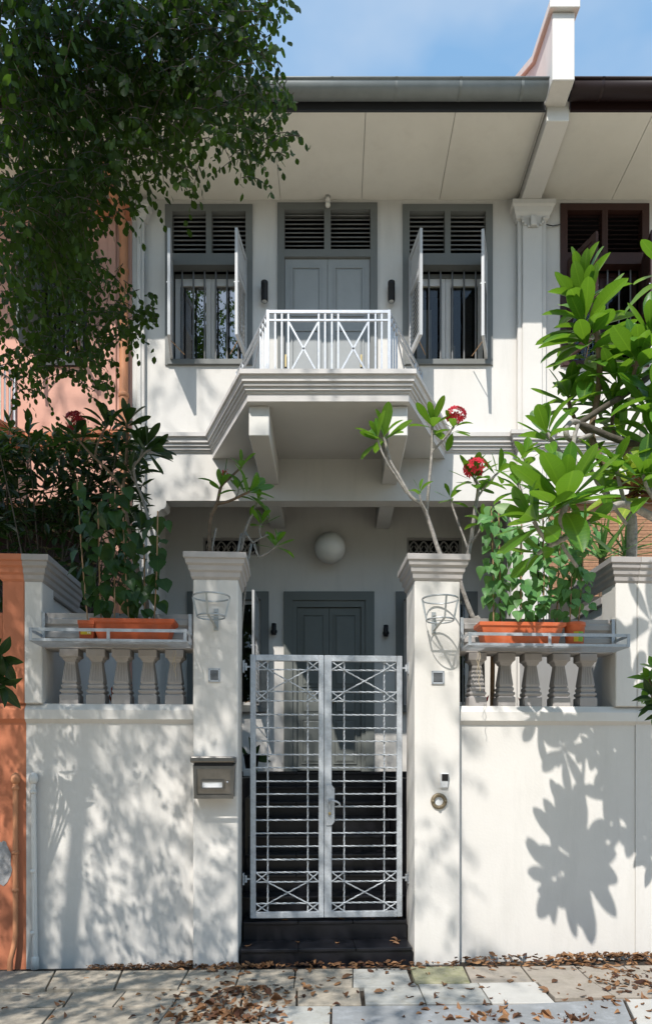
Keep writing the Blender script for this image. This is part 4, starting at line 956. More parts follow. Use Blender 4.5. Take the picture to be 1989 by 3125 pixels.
def rosette(parent, tip, axis, n, L, kind, th=(15, 95), stem=.06, jit=10, phi0=None):
    a = Vector(axis).normalized(); x, y = perp(a); ph = rnd.uniform(0, 6.28) if phi0 is None else phi0
    for i in range(n):
        f = i / max(1, n - 1); t = R(th[0] + (th[1] - th[0]) * f + rnd.uniform(-jit, jit)); p = ph + i * 2.39996 + rnd.uniform(-.2, .2)
        r = x * math.cos(p) + y * math.sin(p); d = a * math.cos(t) + r * math.sin(t); up = a * math.sin(t) - r * math.cos(t)
        s = L * (.72 + .35 * min(1, f * 2.2 + .1)) * rnd.uniform(.85, 1.12)
        add_leaf(parent, kind, Vector(tip) - a * stem * f, d, up + Vector((rnd.uniform(-.25, .25), rnd.uniform(-.25, .25), 0)), s)
def smooth_path(pts, k=4):
    pts = [Vector(p) for p in pts]
    if len(pts) < 3: return pts
    out = []
    for i in range(len(pts) - 1):
        a, b, c, d = pts[max(i - 1, 0)], pts[i], pts[i + 1], pts[min(i + 2, len(pts) - 1)]
        for j in range(k):
            t = j / k; out.append(.5 * ((2 * b) + (c - a) * t + (2 * a - 5 * b + 4 * c - d) * t * t + (3 * b - a - 3 * c + d) * t ** 3))
    return out + [pts[-1]]
def branch(parent, pts, r0, r1, m, name='branch'):
    q = smooth_path(pts); n = len(q)
    return MB().tube(q, [r0 + (r1 - r0) * i / (n - 1) for i in range(n)], 8).build(name, m, parent)
def flower_head(parent, c, rad, n, m='petal_red'):
    b = MB(); rr = random.Random(int(c[0] * 1e4) & 0xffff)
    for i in range(n):
        d = Vector((rr.gauss(0, 1), rr.gauss(0, 1), rr.gauss(0, .8) + .5)).normalized(); p = Vector(c) + Vector((d.x * rad, d.y * rad, d.z * rad * .75)); x, y = perp(d)
        for k in range(5):
            t = k * 1.2566 + i; e = x * math.cos(t) + y * math.sin(t); f = d.cross(e); s = rad * .34
            b.add([p, p + e * s * .6 + f * s * .35 + d * .002, p + e * s * 1.1 + d * s * .15, p + e * s * .6 - f * s * .35 + d * .002], [(0, 1, 2, 3)])
    b.build('flower_head', m, parent, kind='stuff')

# the big frangipani leaning in from the pavement's edge
fp = empty('frangipani_tree', (2.35, 4.3, 0), 'large sunlit frangipani with broad glossy leaves leaning over the wall', 'frangipani')
B = lambda *q: [P(*p) for p in q]
branch(fp, [Vector((2.35, 4.3, -.03)), Vector((2.32, 4.3, .9)), Vector((2.22, 4.3, 1.9)), P(2060, 1690, 4.28), P(2025, 1600, 4.25)], .05, .034, 'bark_grey', 'trunk')
branch(fp, B((2025, 1600, 4.25), (1978, 1572, 4.2), (1906, 1539, 4.15), (1864, 1549, 4.1), (1800, 1592, 4.08), (1740, 1632, 4.05), (1672, 1668, 4.05), (1640, 1690, 4.05)), .026, .012, 'bark_grey')
branch(fp, B((1742, 1630, 4.05), (1712, 1590, 4.02), (1722, 1550, 4.0), (1732, 1515, 4.0)), .02, .017, 'bark_grey')
branch(fp, B((2025, 1600, 4.25), (2010, 1480, 4.3), (1978, 1363, 4.3), (1920, 1352, 4.3), (1864, 1334, 4.3), (1800, 1306, 4.3), (1765, 1292, 4.3)), .026, .018, 'bark_dark')
branch(fp, B((1765, 1292, 4.3), (1745, 1287, 4.27), (1728, 1305, 4.25), (1728, 1330, 4.25), (1748, 1345, 4.28), (1775, 1338, 4.3), (1805, 1326, 4.32)), .018, .015, 'bark_grey')
branch(fp, B((1762, 1294, 4.3), (1752, 1330, 4.24), (1748, 1380, 4.2), (1756, 1430, 4.15), (1740, 1480, 4.1)), .015, .012, 'bark_grey')
branch(fp, B((1765, 1292, 4.3), (1830, 1250, 4.3), (1913, 1198, 4.3), (1985, 1140, 4.3), (2030, 1060, 4.3)), .018, .020, 'bark_dark')
branch(fp, B((1930, 1352, 4.32), (1850, 1420, 4.36), (1822, 1380, 4.36), (1803, 1324, 4.36), (1812, 1260, 4.36), (1825, 1190, 4.36), (1828, 1100, 4.36), (1818, 1000, 4.36), (1800, 930, 4.36), (1780, 860, 4.36)), .022, .018, 'bark_brown')
branch(fp, B((1748, 1400, 4.25), (1715, 1388, 4.3), (1690, 1355, 4.3), (1668, 1322, 4.3)), .013, .013, 'bark_grey')
branch(fp, B((1800, 1330, 4.5), (1760, 1290, 4.55), (1737, 1240, 4.55), (1735, 1210, 4.55)), .013, .012, 'bark_brown')
branch(fp, B((1880, 1340, 4.4), (1866, 1300, 4.4), (1872, 1250, 4.4)), .013, .012, 'bark_brown')
branch(fp, B((1906, 1539, 4.15), (1890, 1480, 4.2), (1880, 1430, 4.2)), .013, .012, 'bark_grey')
branch(fp, B((1913, 1198, 4.3), (1930, 1150, 4.25), (1945, 1090, 4.2)), .013, .012, 'bark_brown')
branch(fp, B((1680, 1662, 4.05), (1650, 1630, 4.0), (1628, 1590, 3.98)), .012, .012, 'bark_grey')
UPC = Vector((0, -.25, 1))
rosette(fp, P(1778, 850, 4.36), (-.12, -.15, 1), 46, .28, 'fr', (16, 105), .58, 12)
rosette(fp, P(1786, 890, 4.36), (-.05, -.3, 1), 12, .27, 'fr', (35, 85), .30, 12)
rosette(fp, P(1805, 1010, 4.36), (.15, -.35, .9), 9, .27, 'fr', (62, 100), .10, 10)
rosette(fp, P(2025, 800, 4.3), (-.3, -.2, 1), 10, .26, 'fr', (30, 95), .12)
rosette(fp, P(1948, 1085, 4.2), (-.25, -.45, .9), 15, .29, 'fr', (15, 90), .10)
rosette(fp, P(1880, 1165, 4.3), (-.3, -.35, .8), 9, .26, 'fr', (20, 85), .08)
rosette(fp, P(1735, 1205, 4.55), (-.05, -.3, 1), 15, .25, 'fr', (15, 90), .08)
rosette(fp, P(1668, 1318, 4.3), (-.25, -.3, 1), 14, .23, 'fr', (15, 95), .07)
rosette(fp, P(1872, 1245, 4.4), (.0, -.2, 1), 11, .22, 'fr', (20, 95), .06)
rosette(fp, P(1722, 1512, 4.0), (-.05, -.30, 1), 22, .36, 'fr', (12, 98), .09, 9)
rosette(fp, P(1880, 1425, 4.2), (.0, -.3, 1), 10, .22, 'fr', (20, 90), .07)
rosette(fp, P(1628, 1580, 3.98), (-.8, -.3, .55), 13, .29, 'fr', (20, 95), .08)
rosette(fp, P(1790, 1600, 4.06), (.4, -.5, .2), 6, .22, 'fr', (30, 90), .06)
rosette(fp, P(1640, 1690, 4.05), (-.8, -.2, -.3), 5, .22, 'fr', (15, 60), .05)
rosette(fp, P(1990, 1340, 4.25), (-.3, -.4, .8), 10, .28, 'fr', (20, 95), .08)
rosette(fp, P(2000, 1200, 4.1), (-.5, -.4, .6), 9, .30, 'fr', (20, 85), .08)

for (px, py, Y_, n_, L_) in ((1985, 1020, 4.1, 10, .28), (1980, 1250, 4.2, 11, .27), (1940, 1180, 4.45, 9, .24), (1985, 1490, 4.2, 10, .26), (1820, 1235, 4.6, 8, .22), (1600, 1400, 4.7, 8, .2), (1900, 1330, 4.5, 9, .24), (1800, 1420, 4.5, 9, .24), (1580, 1475, 4.6, 9, .21), (1850, 1490, 4.4, 8, .24), (1960, 1450, 4.1, 8, .27), (1700, 1620, 4.3, 8, .2)):
    t = P(px, py, Y_); branch(fp, [P(px + 60, py + 110, Y_ + .05), P(px + 18, py + 50, Y_), t], .011, .010, 'bark_grey'); rosette(fp, t, (rnd.uniform(-.4, .1), -.4, .9), n_, L_, 'fr', (15, 92), .07)

# frangipani behind the doorbell pillar, with red flowers
f2 = empty('frangipani_shrub', P(1462, 1990, 6.15), 'slender frangipani with red flower heads behind the doorbell pillar', 'frangipani')
y = 6.1
branch(f2, [Vector((P(1470, 2000, 6.15).x, 6.15, 1.28)), P(1466, 1940, y), P(1440, 1882, y), P(1403, 1775, y), P(1418, 1725, y), P(1434, 1660, y), P(1448, 1561, y), P(1458, 1490, y), P(1447, 1462, y)], .030, .013, 'bark_grey', 'trunk')
branch(f2, B((1403, 1775, y), (1375, 1740, 6.05), (1340, 1686, 6.05), (1318, 1620, 6.05), (1301, 1571, 6.05), (1285, 1540, 6.0), (1252, 1514, 6.0), (1215, 1450, 6.0), (1189, 1404, 6.0), (1172, 1335, 6.0)), .022, .012, 'bark_grey')
branch(f2, B((1301, 1571, 6.05), (1308, 1480, 6.0), (1317, 1378, 6.0), (1318, 1295, 6.0)), .014, .011, 'bark_grey')
branch(f2, B((1320, 1376, 6.0), (1345, 1350, 5.98), (1372, 1318, 5.95), (1384, 1302, 5.95)), .010, .010, 'bark_grey')
branch(f2, B((1240, 1505, 6.0), (1205, 1450, 5.96), (1185, 1420, 5.94), (1165, 1380, 5.93), (1150, 1335, 5.92)), .010, .009, 'bark_grey')
branch(f2, B((1432, 1690, y), (1418, 1650, 6.2), (1395, 1590, 6.2), (1372, 1524, 6.2)), .011, .009, 'bark_grey')
branch(f2, B((1300, 1560, 6.0), (1284, 1530, 5.98), (1280, 1508, 5.97)), .008, .007, 'bark_grey')
branch(f2, B((1434, 1660, y), (1462, 1620, 6.0), (1470, 1590, 6.0)), .011, .009, 'bark_grey')
rosette(f2, P(1172, 1330, 6.0), (.05, -.2, 1), 10, .25, 'fr', (8, 85), .05)
rosette(f2, P(1150, 1332, 5.92), (-.3, -.2, .8), 8, .20, 'fr', (10, 85), .05)
rosette(f2, P(1318, 1292, 6.0), (-.05, -.2, 1), 11, .22, 'fr', (8, 80), .05)
rosette(f2, P(1386, 1300, 5.95), (.2, -.2, .8), 9, .18, 'fr', (45, 105), .05)
flower_head(f2, P(1390, 1268, 5.93), .085, 30)
branch(f2, B((1384, 1302, 5.95), (1390, 1275, 5.93)), .006, .005, 'leaf_frangipani', 'flower_stalk')
rosette(f2, P(1447, 1455, y), (.0, -.35, 1), 17, .24, 'fr', (15, 100), .07)
flower_head(f2, P(1450, 1430, 6.0), .10, 36)
branch(f2, B((1447, 1462, y), (1450, 1435, 6.0)), .006, .005, 'leaf_frangipani', 'flower_stalk')
rosette(f2, P(1372, 1515, 6.2), (-.1, -.2, 1), 8, .16, 'fr', (15, 95), .05)
rosette(f2, P(1280, 1500, 5.97), (.1, -.2, 1), 5, .15, 'fr', (10, 80), .03)
rosette(f2, P(1470, 1585, 6.0), (.1, -.2, 1), 9, .17, 'fr', (15, 95), .05)
rosette(f2, P(1520, 1440, 6.15), (.5, -.2, .8), 9, .22, 'fr', (25, 95), .05)
branch(f2, B((1455, 1520, y), (1490, 1470, 6.12), (1520, 1442, 6.15)), .010, .009, 'bark_grey')

# small frangipani behind the mailbox pillar
f3 = empty('frangipani_shrub', P(690, 1990, 6.2), 'sparse crooked frangipani in shade behind the mailbox pillar', 'frangipani')
y = 6.15
bx = Vector((P(690, 2000, 6.2).x, 6.2, 1.28))
branch(f3, [bx, P(670, 1800, y), P(644, 1690, y), P(640, 1620, y), P(645, 1574, y), P(662, 1538, y), P(672, 1495, y), P(680, 1478, y), P(702, 1458, y), P(738, 1424, y)], .022, .010, 'bark_brown', 'trunk')
branch(f3, B((662, 1538, y), (690, 1532, 6.1), (715, 1523, 6.08), (745, 1508, 6.05), (762, 1500, 6.05)), .014, .010, 'bark_brown')
branch(f3, [bx, P(720, 1750, y), P(737, 1678, y), P(748, 1624, y), P(760, 1590, y), P(773, 1566, y), P(785, 1527, y)], .016, .009, 'bark_grey')
branch(f3, [bx, P(725, 1690, 6.1), P(773, 1656, 6.1), P(797, 1642, 6.1), P(821, 1631, 6.1)], .012, .008, 'bark_grey')
branch(f3, [bx, P(757, 1714, 6.05), P(790, 1700, 6.05), P(816, 1688, 6.05), P(845, 1663, 6.05)], .011, .008, 'bark_grey')
branch(f3, B((645, 1690, y), (652, 1650, y), (660, 1612, y)), .010, .008, 'bark_grey')
branch(f3, B((715, 1523, 6.08), (727, 1505, 6.08), (727, 1490, 6.08)), .007, .006, 'bark_grey')
rosette(f3, P(672, 1482, y), (-.1, -.2, 1), 6, .17, 'fr', (15, 80), .04)
rosette(f3, P(738, 1422, y), (.1, -.1, 1), 4, .17, 'fr', (5, 60), .03)
rosette(f3, P(762, 1497, 6.05), (.75, -.3, .6), 10, .25, 'fr', (15, 85), .05)
rosette(f3, P(727, 1488, 6.08), (0, -.2, 1), 6, .15, 'fr', (20, 85), .03)
rosette(f3, P(787, 1524, y), (.2, -.2, .9), 6, .15, 'fr', (20, 110), .04)
rosette(f3, P(798, 1595, 6.1), (.2, -.2, 1), 7, .17, 'fr', (15, 85), .04)
branch(f3, B((797, 1642, 6.1), (792, 1620, 6.1), (797, 1598, 6.1)), .008, .007, 'bark_grey')
rosette(f3, P(843, 1660, 6.05), (.3, -.2, 1), 9, .19, 'fr', (15, 90), .04)
flower_head(f3, P(688, 1442, 6.12), .035, 7)
branch(f3, B((680, 1478, y), (684, 1455, 6.12), (690, 1420, 6.12), (693, 1400, 6.12)), .005, .003, 'leaf_frangipani', 'flower_stalk')

# tall frangipani in the shade by the orange house
f4 = empty('frangipani_shrub', P(455, 1985, 6.35), 'tall frangipani with shade-darkened leaf colour and dull red flower head beside the orange house', 'frangipani')
y = 6.3; bx = Vector((P(452, 2000, 6.35).x, 6.35, 1.28))
branch(f4, [bx, P(450, 1867, y), P(425, 1760, y), P(407, 1679, y), P(390, 1590, y), P(376, 1499, y), P(384, 1433, y), P(388, 1360, y), P(388, 1296, y)], .024, .011, 'bark_brown', 'trunk')
branch(f4, [P(440, 1830, y), P(468, 1680, y), P(462, 1617, y), P(435, 1520, y), P(415, 1472, y), P(409, 1421, y), P(425, 1404, y), P(436, 1372, y)], .016, .010, 'bark_grey')
branch(f4, B((376, 1499, y), (340, 1445, 6.25), (290, 1397, 6.2), (255, 1360, 6.2), (231, 1325, 6.2)), .013, .009, 'bark_brown')
branch(f4, B((290, 1397, 6.2), (300, 1350, 6.2), (325, 1300, 6.2)), .011, .009, 'bark_brown')
branch(f4, B((415, 1472, y), (400, 1440, y), (440, 1385, 6.2), (462, 1372, 6.2)), .010, .008, 'bark_grey')
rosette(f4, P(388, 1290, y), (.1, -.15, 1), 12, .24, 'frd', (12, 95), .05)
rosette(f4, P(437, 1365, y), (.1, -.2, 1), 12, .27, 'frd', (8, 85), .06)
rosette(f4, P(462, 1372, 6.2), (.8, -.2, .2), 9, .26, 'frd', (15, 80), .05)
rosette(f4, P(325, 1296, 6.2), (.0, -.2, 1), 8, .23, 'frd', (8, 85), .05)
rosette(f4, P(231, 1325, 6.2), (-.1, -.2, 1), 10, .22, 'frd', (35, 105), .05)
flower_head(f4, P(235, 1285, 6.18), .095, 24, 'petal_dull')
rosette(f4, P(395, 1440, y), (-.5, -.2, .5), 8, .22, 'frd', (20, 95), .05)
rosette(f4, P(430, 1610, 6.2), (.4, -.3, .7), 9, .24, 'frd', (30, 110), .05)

# dark leafy shrub in the orange neighbour's garden
sh = empty('leafy_shrub', (-3.0, 6.9, 1.3), 'dense dark broad-leaved shrub crowding the orange house front', 'shrub')
srng = random.Random(21)
tips = []
for i in range(33):
    px, py = srng.uniform(-60, 420), srng.uniform(1270, 1780); px -= max(0, py - 1600) * .25
    t = P(px, py, srng.uniform(6.5, 7.5)); t.x = min(t.x, -2.40 - .0 if t.z < 3.2 else t.x)
    b0 = Vector((srng.uniform(-3.3, -2.65), srng.uniform(6.7, 7.2), 1.28)); m_ = (b0 + t) / 2 + Vector((srng.uniform(-.2, .2), 0, .2))
    branch(sh, [b0, m_, t], .012, .005, 'bark_dark', 'stem'); tips.append((t, (t - m_).normalized()))
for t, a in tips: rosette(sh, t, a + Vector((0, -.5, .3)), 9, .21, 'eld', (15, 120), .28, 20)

fm = MB()          # the shrub's small inner foliage
for i in range(3000):
    px, py = srng.uniform(-120, 440), srng.choice((srng.uniform(1310, 1900), srng.uniform(1330, 1620))); px -= max(0, py - 1620) * .5
    t = P(px, py, srng.uniform(6.6, 7.7)); t.z = max(t.z, 1.35)
    if t.x > -2.42 and t.z < 3.15: t.x = -2.5 - srng.random() * .5
    if noise.noise(t * 2.2) < -.22: continue
    M = basis(t, (srng.uniform(-1, 1), srng.uniform(-1, .3), srng.uniform(-1, .4)), (srng.uniform(-1, 1), srng.uniform(-1, 0), 1), srng.uniform(.09, .18))
    fm.add([M @ Vector(v) for v in ((0, 0, 0), (.35, .2, .03), (.75, .15, 0), (1, 0, -.08), (.75, -.15, 0), (.35, -.2, .03))], [(0, 1, 2, 3), (0, 3, 4, 5)])
fm.build('foliage', 'leaf_dark_shaded', sh, kind='stuff')
# epiphytic fern and trunk beyond the end pier
ft = empty('fern_trunk', Vector((2.62, 6.25, 1.3)), 'grey trunk hung with yellow-green bird nest fern behind the end pier', 'tree')
branch(ft, [Vector((2.60, 6.25, 1.28)), P(1926, 1690, 6.2), P(1922, 1560, 6.2), P(1935, 1480, 6.2), P(1965, 1300, 6.2), P(2010, 1100, 6.2)], .055, .03, 'bark_grey', 'trunk')
c = P(1935, 1495, 6.1)
rosette(ft, c, (-.15, -.4, 1), 16, .46, 'fe', (10, 85), .08, 14); rosette(ft, P(1985, 1440, 6.0), (-.2, -.4, .9), 10, .42, 'fe', (10, 80), .08, 14)
rosette(ft, c + Vector((0, -.05, -.05)), (0, -.3, -1), 12, .24, 'br', (20, 80), .06, 15)
# sword-leaved plant
for px, py, nn, lab in ((1835, 1700, 26, 'spiky sword-leaved plant in front of the bamboo blind'),):
    c = P(px, py, 6.4); c.z = 1.3; spk = empty('spiky_plant', c, lab, 'plant')
    branch(spk, [c, P(px, py, 6.4)], .03, .03, 'bark_brown', 'trunk')
    rosette(spk, P(px, py - 6, 6.4), (0, -.2, 1), nn, .48, 'sw', (5, 85), .06, 8)
    rosette(spk, P(px + 70, py - 20, 6.4), (.1, -.2, 1), 16, .42, 'sw', (5, 85), .06, 8)
# vines on stakes in the troughs
def vine(owner_label, stakes, kind, z_soil, dens, L, sticks='stake'):
    base = G.w(*stakes[0][0], z_soil); v = empty('climbing_vine', base, owner_label, 'vine')
    for (u, d), px, pytop, dark in stakes:
        p0 = G.w(u, d, z_soil - .02); p1 = P(px, pytop, p0.y + .04)
        MB().tube([p0, (p0 + p1) / 2 + Vector((rnd.uniform(-.01, .01), 0, 0)), p1], .006 if not dark else .005, 6).build('stake', 'black_metal' if dark else sticks, v)
        n = int((p1 - p0).length * dens); tw = []
        for i in range(n):
            f = .14 + .86 * (i + rnd.random()) / n; c = p0 + (p1 - p0) * f; ang = rnd.uniform(0, 6.28); r = rnd.uniform(.02, .085)
            q = c + Vector((math.cos(ang) * r, math.sin(ang) * r * .8 - .02, rnd.uniform(-.02, .02))); tw.append(c + Vector((math.cos(i * 1.3) * .012, math.sin(i * 1.3) * .012, 0)))
            dn = Vector((math.cos(ang) * .5, math.sin(ang) * .4 - .25, -rnd.uniform(.4, 1.1))); nr = Vector((math.cos(ang) * .4 + rnd.uniform(-.5, .5), -1 + rnd.uniform(-.3, .5), rnd.uniform(.2, .9)))
            add_leaf(v, kind, q, dn, nr, L * rnd.uniform(.65, 1.2))
        if len(tw) > 2: MB().tube(tw, .003, 4).build('tendril', 'leaf_vine_shaded', v)
    return v
tz = TR[2]; ux = lambda x: G.at(x, 1890, -.13)[0]
vine('sunlit climbing vine with heart-shaped leaves in the bright orange trough', [((ux(1505), -.13), 1498, 1545, 0), ((ux(1530), -.10), 1520, 1550, 0), ((ux(1588), -.13), 1590, 1600, 0), ((ux(1645), -.10), 1642, 1640, 1), ((ux(1657), -.13), 1655, 1560, 0), ((ux(1700), -.11), 1712, 1590, 0)], 'he', tz, 34, .108)
vine('climbing vine with heart-shaped leaves in the small round orange pot', [((SR[0] - .04, SR[1]), 1755, 1610, 0), ((SR[0] + .03, SR[1]), 1782, 1570, 0)], 'he', SR[2] - .02, 36, .098)
tz = TL[2]; ux = lambda x: G.at(x, 1885, -.13)[0]
vine('shaded climbing vine with drooping shade-darkened leaves in the dull orange trough', [((ux(310), -.13), 300, 1540, 0), ((ux(350), -.12), 352, 1500, 0), ((ux(395), -.13), 372, 1480, 0), ((ux(440), -.12), 440, 1660, 0), ((ux(470), -.13), 482, 1560, 0)], 'hed', tz, 21, .135)
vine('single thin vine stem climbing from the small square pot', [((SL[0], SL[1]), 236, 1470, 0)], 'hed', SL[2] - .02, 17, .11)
# strings hanging from the racks
for px, y0, y1, lab in ((535, 1985, 2065, 'frayed pale string hanging from the shaded rack'), (1462, 1990, 2110, 'frayed pale strings hanging from the sunlit rack')):
    o = empty('string', P(px, y1, 5.4), lab, 'string')
    MB().tube([P(px + math.sin(i * 1.9) * 3.5, y0 + (y1 - y0) * i / 8, 5.42) for i in range(9)], .0025, 4).build('strand', 'string', o)
    MB().tube([P(px - 6 + math.sin(i * 2.3) * 3, y0 + (y1 - y0) * .6 * i / 6, 5.42) for i in range(7)], .0022, 4).build('strand', 'string', o)
# stake and cut stump behind the sunlit balusters
MB().tube([Vector((P(1500, 2150, 5.95).x, 5.98, 1.28)), P(1502, 2040, 5.95), P(1503, 1960, 5.95)], .020, 8).build('timber_stake', 'stake', label='pale brown timber stake behind the sunlit balusters', cat='stake')
# heliconia flowers seen through the balusters
def heliconia(px, py, Y, h, lab, m='bract_orange'):
    t = P(px, py, Y); c = Vector((t.x + .03, Y + .02, 1.28)); o = empty('heliconia', c, lab, 'flower')
    MB().tube([c, (c + t) / 2 + Vector((.01, 0, 0)), t], .004, 5).build('stalk', 'leaf_vine_shaded', o)
    for k in range(5):
        a = rnd.uniform(0, 6.28); d = Vector((math.cos(a) * .7, -.3 + .4 * math.sin(a), .9)).normalized()
        p = t + Vector((0, 0, -.02 * k)); e = d.cross(Vector((0, 1, 0))).normalized()
        MB().add([p, p + d * .05 + e * .009, p + d * .085, p + d * .05 - e * .009], [(0, 1, 2, 3)]).build('bract', m, o)
heliconia(310, 2085, 6.05, .1, 'tall red heliconia between balusters of the shaded wall', 'petal_dull'); heliconia(340, 2118, 6.05, .1, 'small orange heliconia low between balusters of the shaded wall')
heliconia(1468 + 10, 2130, 6.0, .1, 'small red heliconia beside the timber stake', 'petal_red'); heliconia(1700, 2085, 6.0, .1, 'tall orange heliconia near the end pier balusters'); heliconia(1595, 2130, 6.0, .1, 'dark red heliconia between the sunlit balusters', 'petal_dull')
# shrubs reaching in at the picture's edges
es = empty('roadside_shrub', Vector((2.75, 5.0, 0)), 'glossy leaved shrub standing against the sunlit end of the wall', 'shrub')
for i, (px, py) in enumerate(((1978, 2070), (2000, 2030), (1985, 2120), (2010, 2100), (2030, 2060), (2005, 2160))):
    t = P(px, py, 4.95 - .05 * (i % 3)); branch(es, [Vector((2.75, 5.0, -.03)), Vector((2.68, 4.95, 1.1)), t], .016, .006, 'bark_brown', 'stem')
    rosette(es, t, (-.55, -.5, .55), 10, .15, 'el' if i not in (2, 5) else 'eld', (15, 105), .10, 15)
el = empty('roadside_shrub', Vector((-2.75, 4.9, 0)), 'dark shrub with big drooping leaves standing against the orange wall', 'shrub')
for i, (px, py) in enumerate(((8, 2010), (-25, 2060), (0, 2090), (-40, 2000))):
    t = P(px, py, 4.85); branch(el, [Vector((-2.75, 4.9, -.03)), Vector((-2.66, 4.88, 1.2)), t], .016, .006, 'bark_dark', 'stem')
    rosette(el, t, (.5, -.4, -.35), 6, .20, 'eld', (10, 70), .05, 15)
pl = empty('potted_palm', Vector((-.98, 8.05, 1.59)), 'dark broad-leaved pot plant at the top of the stairs', 'plant')
MB().lathe(Vector((-.98, 8.05, 1.592)), [(.07, 0), (.09, .14), (.098, .15), (.098, .17), (.085, .17)], 14).build('pot', 'black_metal', pl)
rosette(pl, Vector((-.98, 8.05, 1.72)), (.5, -.2, .4), 8, .30, 'eld', (20, 95), .05)

# ------------------------------------------------------------------ the street tree whose crown hangs over the left half
import numpy as np
TANZ = -SUN.z / SUN.y; TANX = SUN.x / SUN.y
tr_ = empty('street_tree', (-4.9, -.4, -.16), 'big street tree with small round leaves hanging over the house fronts', 'tree')
trng = random.Random(77); nr = np.random.RandomState(9)
def inpoly(x, y, poly):
    c = False; j = len(poly) - 1
    for i in range(len(poly)):
        xi, yi = poly[i]; xj, yj = poly[j]
        if (yi > y) != (yj > y) and x < (xj - xi) * (y - yi) / (yj - yi) + xi: c = not c
        j = i
    return c
DENSE = [(-60, -60), (585, -60), (600, 60), (570, 150), (520, 215), (490, 255), (420, 330), (300, 390), (250, 460), (225, 560), (215, 640), (-60, 660)]
MID = [(585, -60), (700, -60), (690, 40), (650, 110), (670, 180), (705, 230), (715, 310), (680, 380), (610, 430), (560, 420), (520, 340), (490, 310), (485, 460), (440, 475), (380, 460), (330, 520), (285, 500), (240, 540), (222, 600), (330, 630), (395, 760), (350, 800), (290, 830), (265, 960), (200, 940), (140, 900), (60, 960), (-60, 990), (-60, 560), (200, 560), (300, 390), (480, 270), (560, 180)]
def in_frame(p):
    if p[1] < .3: return False
    x = CX + F * p[0] / p[1]; y = CY - F * (p[2] - ZE) / p[1]
    return -30 < x < PW + 30 and -30 < y < PH + 30
def mask(p):
    x = (CX + F * p[0] / p[1]) / 1.2975; y = (CY - F * (p[2] - ZE) / p[1]) / 1.2975
    return 2 if inpoly(x, y, DENSE) else 1 if inpoly(x, y, MID) else 0
def shade(s, q):            # how thick the crown stands between the sun and the place it shades
    if q < 13.9:
        if s < -5.4: return .85
        if q > 10.3 and -3.0 < s < -2.05: return .22
        if s < -2.65: return 1.0 if q > 9.3 else .40
        if s < -2.05: return .28 if q > 10.4 else .7 if q > 9.0 else .42
        if s < -1.0: return .10 if q < 10.8 else .03
        return 0
    if q < 15.3: return .9 if s < -5.9 else .35 if s < -3.9 else .13 if s < -2.2 else 0
    if q < 18.0: return .42 if s < -5.9 else .5 if s < -4.75 else 0
    return .25 if s < -4.9 and q < 21 else 0
twigs = []          # (points)
def twig(p, L):
    a = trng.uniform(0, 6.28); h = Vector((math.cos(a), math.sin(a), 0)); pts = []; e = trng.uniform(-.2, .5)
    for k in range(5):
        t = k / 4; pts.append(p + h * L * .72 * t + Vector((0, 0, L * (e * t - .62 * t * t))))
    return pts
tries = 0
while len(twigs) < 1300 and tries < 40000:
    tries += 1
    dx, dy = trng.uniform(-20, 720), trng.uniform(-40, 990)
    m_ = 2 if inpoly(dx, dy, DENSE) else 1 if inpoly(dx, dy, MID) else 0
    if m_ == 0 or (m_ == 1 and trng.random() > .5): continue
    low = dy > 560
    p = D(dx, dy, trng.uniform(5.0, 6.3) if low else trng.uniform(4.1, 5.5 if dy > 180 else 4.9))
    t = twig(p, trng.uniform(.30, .6))
    if mask(t[2]) == 0 or (mask(t[4]) == 0 and trng.random() > .25): continue
    if t[4].y > 6.6: continue
    twigs.append(t)
n_in = len(twigs); tries = 0
while len(twigs) < n_in + 5400 and tries < 900000:
    tries += 1
    s, q = trng.uniform(-6.8, -.9), trng.uniform(5.8, 20.5); Y = trng.uniform(-3.2, 3.2) if q > 10.5 or s > -2.05 else trng.uniform(.2, 4.4)
    w = shade(s, q)
    if trng.random() > w: continue
    p = Vector((s + TANX * Y, Y, q - TANZ * Y))
    if p.z < (4.6 if Y < .2 else 2.9) or p.z > 15.5 or in_frame(p): continue
    # foliage grows in clumps, with holes that let the sun through
    if noise.noise(p * .9) < -.16 and trng.random() < .85: continue
    t = twig(p, trng.uniform(.35, .7))
    if any(in_frame(k) and mask(k) == 0 for k in t): continue
    twigs.append(t)
tmpl = np.array([(0, 0, 0), (.10, .06, .01), (.32, .30, .04), (.62, .34, .03), (.88, .16, .0), (1, 0, -.05), (.88, -.16, .0), (.62, -.34, .03), (.32, -.30, .04), (.10, -.06, .01)])
tf = [(0, 1, 2, 3, 4, 5), (0, 5, 6, 7, 8, 9)]
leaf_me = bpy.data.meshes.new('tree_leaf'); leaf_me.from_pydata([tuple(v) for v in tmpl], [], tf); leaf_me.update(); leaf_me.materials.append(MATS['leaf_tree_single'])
mats_, proj = [], []
tw_mb = MB()
